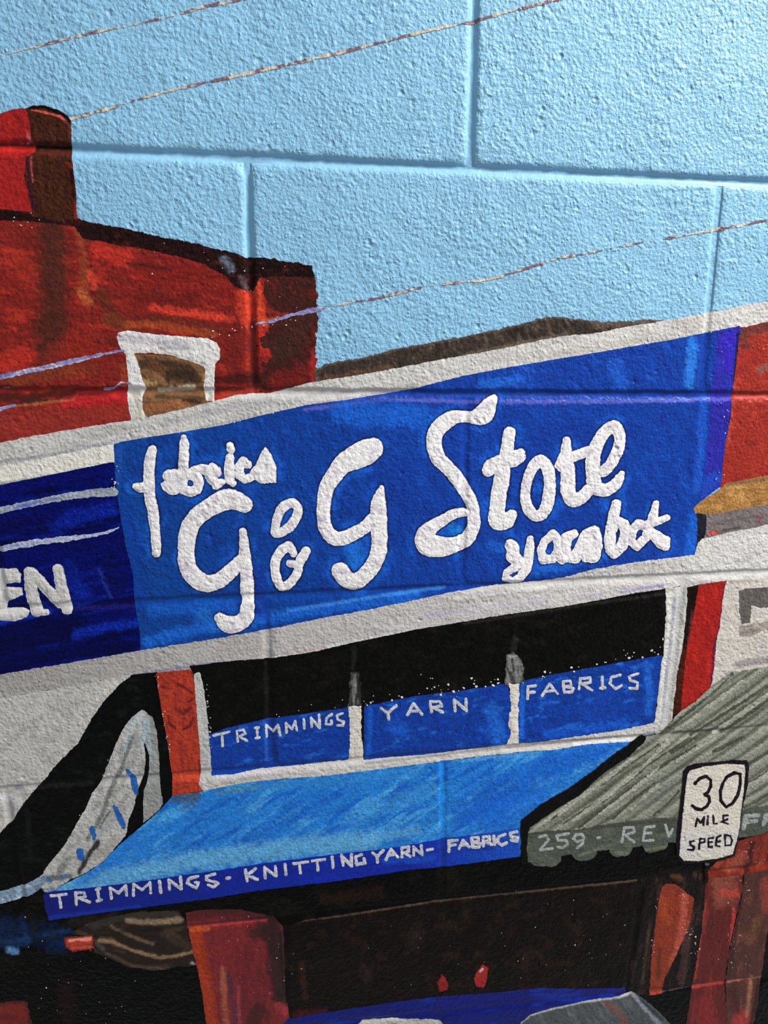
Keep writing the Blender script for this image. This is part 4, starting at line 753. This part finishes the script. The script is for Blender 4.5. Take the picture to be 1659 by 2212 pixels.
t = thing('painted_red_wall_piece', 'rust red wall piece painted just below and right of the speed sign', 'wall', (1600, 1890))
film('wall_face', t, Shape([[(1560,1848),(1590,1815),(1615,1808),(1645,1800),(1700,1780),(1700,1862),(1640,1880),(1600,1888),(1527,1894),(1532,1872),(1545,1860)]], rag=1.6), Col((126,41,24), var=.18, al=12, ac=8, ang=90, alt=[((182,76,44), .1, .5, .6), ((104,30,20), .1, .5, .6)], strokes=[([(1624,1820),(1616,1860),(1606,1890)], 14, (58,20,16), .9), ([(1580,1870),(1600,1850)], 30, (160,80,62), .6)]))
# blue van roof along the bottom
t = thing('painted_blue_van', 'deep blue van roof with grey windscreen painted along the bottom edge', 'van', (1200, 2208))
film('van_roof', t, Shape([[(590,2240),(605,2212),(629,2198),(686,2186),(792,2171),(850,2162),(941,2151),(1068,2141),(1169,2131),(1260,2133),(1349,2131),(1353,2140),(1340,2160),(1180,2190),(1130,2240)]], rag=1.3), Col((4,20,116), var=.2, al=40, ac=8, ang=-4, alt=[((6,16,100), .1, .6, .6), ((20,56,180), .2, .6, .5)]))
film('windscreen', t, Shape([[(1112,2240),(1124,2206),(1144,2189),(1194,2174),(1260,2160),(1338,2150),(1363,2140),(1386,2152),(1421,2182),(1446,2209),(1475,2240)]], rag=1.2), Col((82,86,88), var=.2, al=26, ac=4, ang=62, alt=[((112,114,116), .1, .5, .6)],
     strokes=[([(1124,2206),(1144,2190),(1194,2175),(1260,2162),(1338,2152),(1362,2142)], 6, (196,196,186), .95), ([(1366,2146),(1395,2180),(1440,2225)], 9, (150,158,164), .8), ([(1310,2165),(1340,2190),(1360,2230)], 18, (120,76,66), .75), ([(1385,2160),(1430,2200)], 9, (36,46,60), .8)]), label='grey brushed windscreen with a white rim')
film('roof_box', t, Shape([[(765,2240),(772,2212),(784,2203),(840,2198),(934,2199),(950,2204),(962,2214),(972,2240)]], rag=1.4), Col((196,194,184), var=.1, al=24, ac=5, alt=[((140,140,132), .1, .6, .7)]), M_THICK, label='off-white roof box')

# ---- blue awning
t = thing('painted_blue_awning', 'bright sky blue painted awning with a lettered dark blue valance', 'awning', (600, 1900))
film('canopy', t, Shape([[(437,1708),(466,1701),(533,1688),(612,1680),(718,1673),(840,1657),(954,1643),(1025,1633),(1131,1622),(1200,1618),(1266,1607),(1361,1600),(1372,1604),(1327,1640),(1240,1705),(1163,1752),(1135,1776),(1130,1792),(1023,1804),(961,1812),(849,1833),(705,1849),(560,1868),(451,1884),(283,1909),(108,1932),(130,1912),(185,1884),(220,1863),(262,1819),(310,1779),(347,1747),(374,1716),(405,1712)]], rag=1.2),
     Col((34,126,214), var=.16, al=44, ac=8, ang=-33, alt=[((14,92,198), .0, .45, .75), ((78,170,232), .1, .5, .7)],
         strokes=[([(150,1915),(400,1860),(620,1830),(800,1812)], 50, (100,174,218), .8), ([(170,1905),(250,1850),(330,1780)], 24, (34,128,216), .7), ([(500,1700),(700,1690),(900,1662)], 24, (48,134,206), .6), ([(560,1800),(640,1750),(700,1720)], 50, (26,108,204), .6), ([(760,1770),(930,1700)], 40, (60,146,216), .6), ([(700,1830),(900,1790)], 26, (92,170,222), .7), ([(953,1650),(958,1800)], 12, (28,140,232), .8),
                  ([(1010,1750),(1200,1650),(1300,1615)], 70, (16,96,206), .7), ([(1060,1760),(1160,1720)], 60, (22,104,214), .6), ([(1230,1620),(1340,1608)], 12, (40,120,220), .6), ([(380,1722),(405,1722),(425,1716)], 26, (62,84,106), .85), ([(400,1745),(420,1735)], 20, (60,110,160), .6), ([(470,1712),(560,1698)], 12, (90,140,160), .5), ([(1000,1640),(1120,1628)], 10, (90,170,230), .6)]))
film('valance', t, Shape([[(94,1929),(114,1923),(200,1914),(283,1904),(451,1880),(560,1864),(705,1845),(849,1829),(961,1808),(1023,1801),(1127,1786),(1128,1847),(958,1870),(885,1876),(741,1899),(640,1912),(560,1921),(451,1939),(249,1965),(107,1986),(99,1960)]], rag=1.1),
     Col((8,40,166), var=.12, al=50, ac=8, ang=-9, grad=[(700,1880,100,1950,(3,20,116),.95), (900,1850,1128,1810,(22,84,196),.9)], alt=[((6,28,130), .1, .6, .5)], strokes=[([(830,1858),(930,1850)], 20, (20,86,204), .6), ([(952,1815),(956,1866)], 10, (20,52,140), .7), ([(110,1980),(300,1956)], 10, (14,56,176), .6), ([(1122,1795),(1124,1840)], 6, (60,140,220), .6)]), key='valance')
writing('valance', [[[(95,510),(190,500)],[(145,510),(155,585)]], [[(255,565),(250,490),(305,490),(310,515),(265,525),(340,550)]], [[(390,465),(400,540)],[(380,470),(405,462)],[(388,543),(415,536)]], [[(480,525),(470,460),(525,490),(570,445),(575,505)]], [[(620,505),(620,435),(675,470),(725,425),(730,490)]], [[(785,415),(795,490)]],
    [[(850,470),(845,405),(925,465),(920,390)]], [[(1030,385),(970,400),(965,430),(1020,460),(1035,425),(1015,425)]], [[(1140,370),(1085,385),(1085,405),(1160,430),(1130,455),(1095,440)]], [[(1215,397),(1232,395)]], [[(1345,415),(1335,345)],[(1400,335),(1345,380),(1410,405)]], [[(1460,395),(1455,330),(1530,385),(1525,320)]]], 6.6, (80,1760), 2.9625)
writing('valance', [[[(155,455),(160,515)]], [[(205,450),(290,440)],[(240,450),(245,505)]], [[(315,435),(390,425)],[(345,435),(350,490)]], [[(435,410),(440,475)]], [[(500,460),(490,400),(550,465),(550,395)]], [[(610,395),(575,410),(580,455),(630,445),(625,420)]], [[(675,385),(705,405),(740,370)],[(702,405),(705,440)]],
    [[(755,425),(785,365),(825,410)],[(765,400),(810,395)]], [[(850,410),(850,355),(890,350),(890,375),(860,385),(900,405)]], [[(920,400),(920,350),(970,395),(965,340)]], [[(1000,370),(1030,362)]], [[(1130,375),(1130,315),(1180,310)],[(1130,342),(1170,337)]], [[(1190,360),(1215,310),(1250,350)],[(1200,340),(1240,335)]],
    [[(1270,350),(1265,295),(1305,292),(1305,315),(1270,322),(1320,330),(1310,350),(1270,352)]], [[(1335,345),(1335,290),(1370,288),(1370,312),(1345,318),(1385,335)]], [[(1398,285),(1402,335)]], [[(1465,275),(1425,290),(1420,320),(1445,340),(1475,325)]], [[(1535,260),(1495,270),(1500,290),(1540,295),(1535,315),(1500,310)]]], 6.6, (560,1700), 2.765)

# ---- grey green striped awning
def folds(c, x, y, mix):
    a = math.radians(-35.5); v = -x * math.sin(a) + y * math.cos(a) + 7 * fbm(x / 120, y / 120, 44, 2)
    u = x * math.cos(a) + y * math.sin(a)
    ph = v / 27.0; f = ph - np.floor(ph); k = 0.5 + 0.5 * vnoise(np.floor(ph) * 3.7, u / 90, 12)
    c = mix((72, 74, 62), (1 - sstep(0.05, 0.22, np.abs(f - 0.5) + 0.1 * fbm(x / 9, y / 9, 6))) * k * .85)
    return c * (1 - (sstep(0.62, 0.82, f) * (1 - sstep(0.9, 1.0, f)) * .5 * k)[..., None]) + lin((184, 184, 168)) * (sstep(0.62, 0.82, f) * (1 - sstep(0.9, 1.0, f)) * .5 * k)[..., None]
t = thing('painted_striped_awning', 'grey green striped awning painted at lower right, numbered 259', 'awning', (1400, 1850))
film('edge_outline', t, Shape([[(1385,1586),(1396,1590),(1392,1602),(1356,1634),(1307,1664),(1250,1716),(1204,1745),(1152,1800),(1150,1866),(1124,1866),(1124,1770),(1163,1737),(1235,1694),(1278,1663),(1327,1624),(1356,1604)]], rag=1.9), Col((14,13,12), var=.4), M_DARK, label='black outline along the slanting edge')  # strip of black paint outlining the canopy
film('canopy', t, Shape([[(1388,1602),(1396,1590),(1427,1583),(1440,1566),(1456,1546),(1472,1531),(1501,1513),(1530,1484),(1580,1450),(1610,1446),(1659,1438),(1700,1430),(1700,1740),(1600,1752),(1462,1768),(1377,1772),(1305,1780),(1245,1792),(1180,1796),(1139,1798),(1143,1786),(1200,1746),(1250,1716),(1307,1664),(1356,1632)]], rag=1.4),
     Col((136,138,124), var=.13, al=60, ac=7, ang=-35, alt=[((108,110,96), .05, .5, .7), ((172,172,158), .2, .6, .6)], strokes=[([(1146,1788),(1250,1722),(1360,1636)], 9, (196,192,190), .7), ([(1420,1582),(1560,1578),(1700,1574)], 8, (84,84,72), .6), ([(1440,1600),(1540,1590)], 10, (180,180,168), .5), ([(1390,1720),(1440,1690)], 40, (126,130,124), .6)], fn=folds), key='canopy')
DK = [[(1189,1768,4),(1240,1728,4),(1300,1690,5),(1356,1652,4),(1420,1606,4)], [(1216,1776,4),(1290,1728,5),(1380,1662,4),(1440,1622,4),(1486,1592,5)], [(1250,1784,5),(1310,1738,6),(1360,1700,5),(1440,1644,5),(1500,1608,4)], [(1322,1766,4),(1370,1720,6),(1410,1690,4)], [(1410,1758,4),(1440,1734,5),(1464,1706,4)],
      [(1430,1580,6),(1480,1540,6),(1530,1502,5),(1580,1455,4)], [(1490,1584,7),(1530,1560,6),(1580,1528,6),(1659,1478,7),(1720,1440,6)], [(1556,1578,6),(1600,1550,8),(1659,1508,7),(1720,1466,6)], [(1450,1622,8),(1490,1596,7),(1536,1572,5)], [(1540,1620,8),(1600,1590,5)], [(1610,1650,6),(1640,1632,5),(1720,1588,6)], [(1614,1690,6),(1659,1662,6),(1720,1622,6)], [(1606,1740,6),(1640,1722,6),(1720,1680,6)], [(1410,1640,4),(1330,1704,5),(1300,1730,4)]]
for k, P in enumerate(DK):
    film('awning_stripe', 'canopy', Shape(strokes=[S(*P)], rag=2.2), Col((76,78,66), var=.2, al=20, ac=4, ang=-35, alt=[((104,106,92), .0, .5, .7)]), fine=2)
LT = [[(1205,1756,6),(1260,1716,8),(1330,1664,7)], [(1235,1770,6),(1310,1716,10),(1390,1650,8),(1440,1600,10)], [(1290,1758,5),(1370,1698,8),(1420,1656,6)], [(1360,1746,5),(1420,1690,7)], [(1470,1566,7),(1540,1516,8),(1600,1470,7)], [(1540,1580,7),(1600,1536,8),(1700,1466,7)], [(1610,1700,12),(1700,1640,12)], [(1460,1640,6),(1540,1592,8)]]
for k, P in enumerate(LT):
    film('awning_stripe', 'canopy', Shape(strokes=[S(*P)], rag=2.6), Col((172,172,156), var=.16, al=14, ac=4, ang=-35, alt=[((140,142,128), .0, .5, .7)]), fine=2, label='pale stripe')
film('valance', t, Shape([[(1140,1797),(1180,1792),(1245,1790),(1305,1778),(1377,1768),(1462,1762),(1600,1745),(1700,1730),(1700,1776),(1659,1790),(1640,1800),(1600,1806),(1470,1816),(1408,1822),(1340,1830),(1259,1838),(1215,1846),(1170,1858),(1139,1860),(1136,1830)]], strokes=[S((1162,1846,44),(1190,1848,42)), S((1252,1838,38),(1268,1836,38)), S((1332,1830,36),(1346,1829,34)), S((1404,1820,38),(1425,1817,34)), S((1630,1786,28),(1640,1784,26))], rag=1.6),
     Col((82,88,78), var=.16, al=26, ac=9, ang=-8, alt=[((62,68,58), .1, .5, .6), ((112,116,104), .2, .6, .5)], strokes=[([(1150,1845),(1200,1856)], 22, (96,102,92), .6), ([(1250,1845),(1290,1830),(1320,1820)], 6, (120,124,112), .6), ([(1330,1838),(1350,1843)], 12, (120,124,104), .7), ([(1390,1834),(1440,1826)], 8, (116,120,84), .7), ([(1140,1798),(1460,1768)], 7, (62,64,54), .7), ([(1500,1770),(1520,1790)], 40, (80,84,72), .5)]), key='valance2')
writing('valance2', [[[(265,1015),(320,1000),(345,1040),(270,1130),(380,1120)]], [[(525,985),(415,1003),(430,1045),(500,1045),(518,1080),(470,1112),(430,1105)]], [[(645,1040),(600,1062),(565,1030),(590,995),(640,992),(662,1020),(650,1075),(600,1114)]], [[(785,1022),(800,1020)]], [[(1000,1060),(1020,930),(1100,930),(1110,970),(1030,1000),(1110,1060)]], [[(1290,920),(1210,930),(1190,1050),(1280,1045)],[(1200,985),(1260,980)]], [[(1390,910),(1420,1010),(1455,950)]]], 5.8, (1100,1560), 4.1475, (170,173,170), (134,138,132))
writing('valance2', [[[(1275,1150),(1300,970),(1490,960)],[(1290,1060),(1460,1040)]], [[(1570,1090),(1600,960),(1720,950)],[(1590,1040),(1700,1020)]]], 9, (1420,1620), 6.94, (160,166,164), (130,136,132))

# ---- speed sign
t = thing('painted_speed_sign', 'small white painted road sign with black rim reading 30 MILE SPEED', 'sign', (1530, 1858))
film('sign_post', t, Shape(strokes=[S((1526,1852,9),(1523,1900,8))], rag=1.4), Col((26,18,18), var=.3, strokes=[([(1518,1862),(1530,1864)], 5, (150,150,150), .5)]), M_DARK, fine=2)
film('sign_rim', t, Shape([[(1473,1664),(1482,1651),(1501,1646),(1540,1643),(1578,1638),(1610,1639),(1615,1652),(1612,1690),(1609,1706),(1600,1750),(1596,1784),(1592,1810),(1584,1846),(1564,1852),(1540,1858),(1478,1863),(1466,1857),(1459,1845),(1458,1807),(1461,1776),(1470,1706),(1472,1680)]], rag=1.1), Col((24,18,26), var=.3, al=8, ac=8, alt=[((60,52,70), .3, .7, .6)]), M_DARK, fine=2, label='black rim')
film('sign_plate', t, Shape([[(1488,1661),(1521,1652),(1564,1647),(1605,1648),(1607,1663),(1603,1706),(1596,1764),(1592,1799),(1580,1842),(1542,1852),(1506,1856),(1475,1856),(1465,1845),(1469,1800),(1473,1750),(1478,1706),(1482,1668)]], rag=1.2), Col((222,214,200), var=.06, al=12, ac=10, alt=[((204,198,206), .1, .6, .5)], strokes=[([(1470,1820),(1580,1810)], 60, (216,214,212), .6)]), M_THICK, 0, 2, key='plate', label='cream white plate')
writing('plate', [[[(545,480),(620,400),(710,375),(780,430),(780,520),(740,600),(690,640)],[(690,645),(750,680),(760,750),(720,820),(640,870),(560,860),(505,815)]], [[(1220,340),(1130,320),(1020,380),(960,480),(925,600),(930,740),(1010,830),(1100,780),(1180,660),(1220,500),(1220,340)]]], 7.2, (1420,1620), 6.94, (24,14,22), (40,30,38))
writing('plate', [[[(555,1120),(575,1000),(630,1070),(680,980),(670,1100)]], [[(740,965),(730,1090)]], [[(815,960),(825,1085),(870,1080)]], [[(1030,955),(965,962),(968,1060),(1035,1085)],[(940,1050),(1030,1015)]],
    [[(530,1340),(470,1350),(480,1400),(530,1430),(520,1480),(440,1470)]], [[(605,1460),(620,1310),(690,1310),(690,1350),(620,1370)]], [[(820,1290),(745,1300),(750,1430),(800,1430)],[(745,1360),(800,1355)]], [[(930,1255),(870,1290),(860,1410),(915,1425)],[(865,1350),(920,1345)]], [[(990,1260),(1000,1410),(1080,1400),(1100,1330),(1070,1260),(990,1250)]]], 4.6, (1420,1620), 6.94, (30,22,34), (50,44,58))

# ---- white dots: dry-brush specks and specular sparkle painted in (too many to count)
def speckles():
    rs = np.random.RandomState(5); pts = []
    def along(P, n, spread, r0, r1):
        P = np.asarray(P, float); L = np.hypot(*np.diff(P, axis=0).T); cum = np.concatenate([[0], np.cumsum(L)]); 
        for u in rs.rand(n) * cum[-1]:
            i = min(np.searchsorted(cum, u, 'right') - 1, len(P) - 2); f = (u - cum[i]) / L[i]; q = P[i] * (1 - f) + P[i + 1] * f + rs.randn(2) * spread
            pts.append((q[0], q[1], r0 + (r1 - r0) * rs.rand() ** 3))
    along([(560,1545),(750,1515)], 6, 5, 1, 2.2); along([(790,1515),(1080,1470)], 34, 7, 1, 3); along([(900,1470),(1040,1480)], 8, 12, 1, 2.5); along([(1130,1465),(1430,1405)], 26, 6, 1, 3)
    along([(290,1550),(220,1690),(160,1790)], 30, 3, .8, 2); along([(338,1460),(350,1520),(372,1660)], 16, 2, .8, 1.8); along([(448,1480),(456,1620)], 16, 2, 1, 2.4)
    along([(20,475),(80,478),(60,500)], 8, 8, 1, 2.5); along([(300,520),(680,640)], 24, 50, .8, 2); along([(450,720),(640,690)], 16, 6, 1, 2)
    along([(1470,1920),(1500,2060)], 30, 10, .8, 2.2); along([(1600,1900),(1580,2120)], 30, 14, .8, 2); along([(1420,1920),(1410,2060)], 8, 3, .8, 2); along([(1600,1820),(1650,1860)], 14, 12, .8, 2)
    along([(700,2100),(1300,2000)], 26, 60, .5, 1.1); along([(60,2060),(300,2200)], 26, 50, .6, 1.6); along([(1500,1790),(1470,1700)], 8, 3, .8, 1.8); along([(250,1000),(245,1060)], 10, 4, 1, 2.4); along([(490,910),(620,885)], 8, 4, 1, 2.6); along([(1530,700),(1575,900),(1550,1040)], 12, 8, .8, 2)
    along([(1480,1290),(1430,1400)], 12, 5, 1, 2.2); along([(1270,1960),(1340,2110)], 10, 30, .6, 1.4); along([(560,2000),(640,2150)], 18, 40, .7, 1.6)
    co, tr = [], []
    for x, y, r in pts:
        n0 = len(co); m_ = 7; ph = rs.rand() * 6
        ring = [px_to_wall(x + r * (1 + .4 * rs.randn() * .5) * math.cos(ph + 6.283 * i / m_), y + r * (1 + .4 * rs.randn() * .5) * math.sin(ph + 6.283 * i / m_)) for i in range(m_)]
        c = px_to_wall(x, y); A = np.array([c] + ring); h = lat_height(A[:, 0], A[:, 1]) + 0.0015; h[0] += 0.0003
        co += [(a[0], -hh, a[1] + Z0) for a, hh in zip(A, h)]
        tr += [(n0, n0 + 1 + (i + 1) % m_, n0 + 1 + i) for i in range(m_)]
    co = np.array(co); me = new_mesh('paint_and_glint_specks', co, np.zeros((0, 4), int), np.array(tr), np.tile(lin((226,224,222)), (len(co), 1)))
    o = link('paint_and_glint_specks', me, M_THICK); o['label'] = 'tiny white paint specks and painted-in glints scattered over the mural'; o['category'] = 'speckles'; o['kind'] = 'stuff'
build_queue()
speckles()
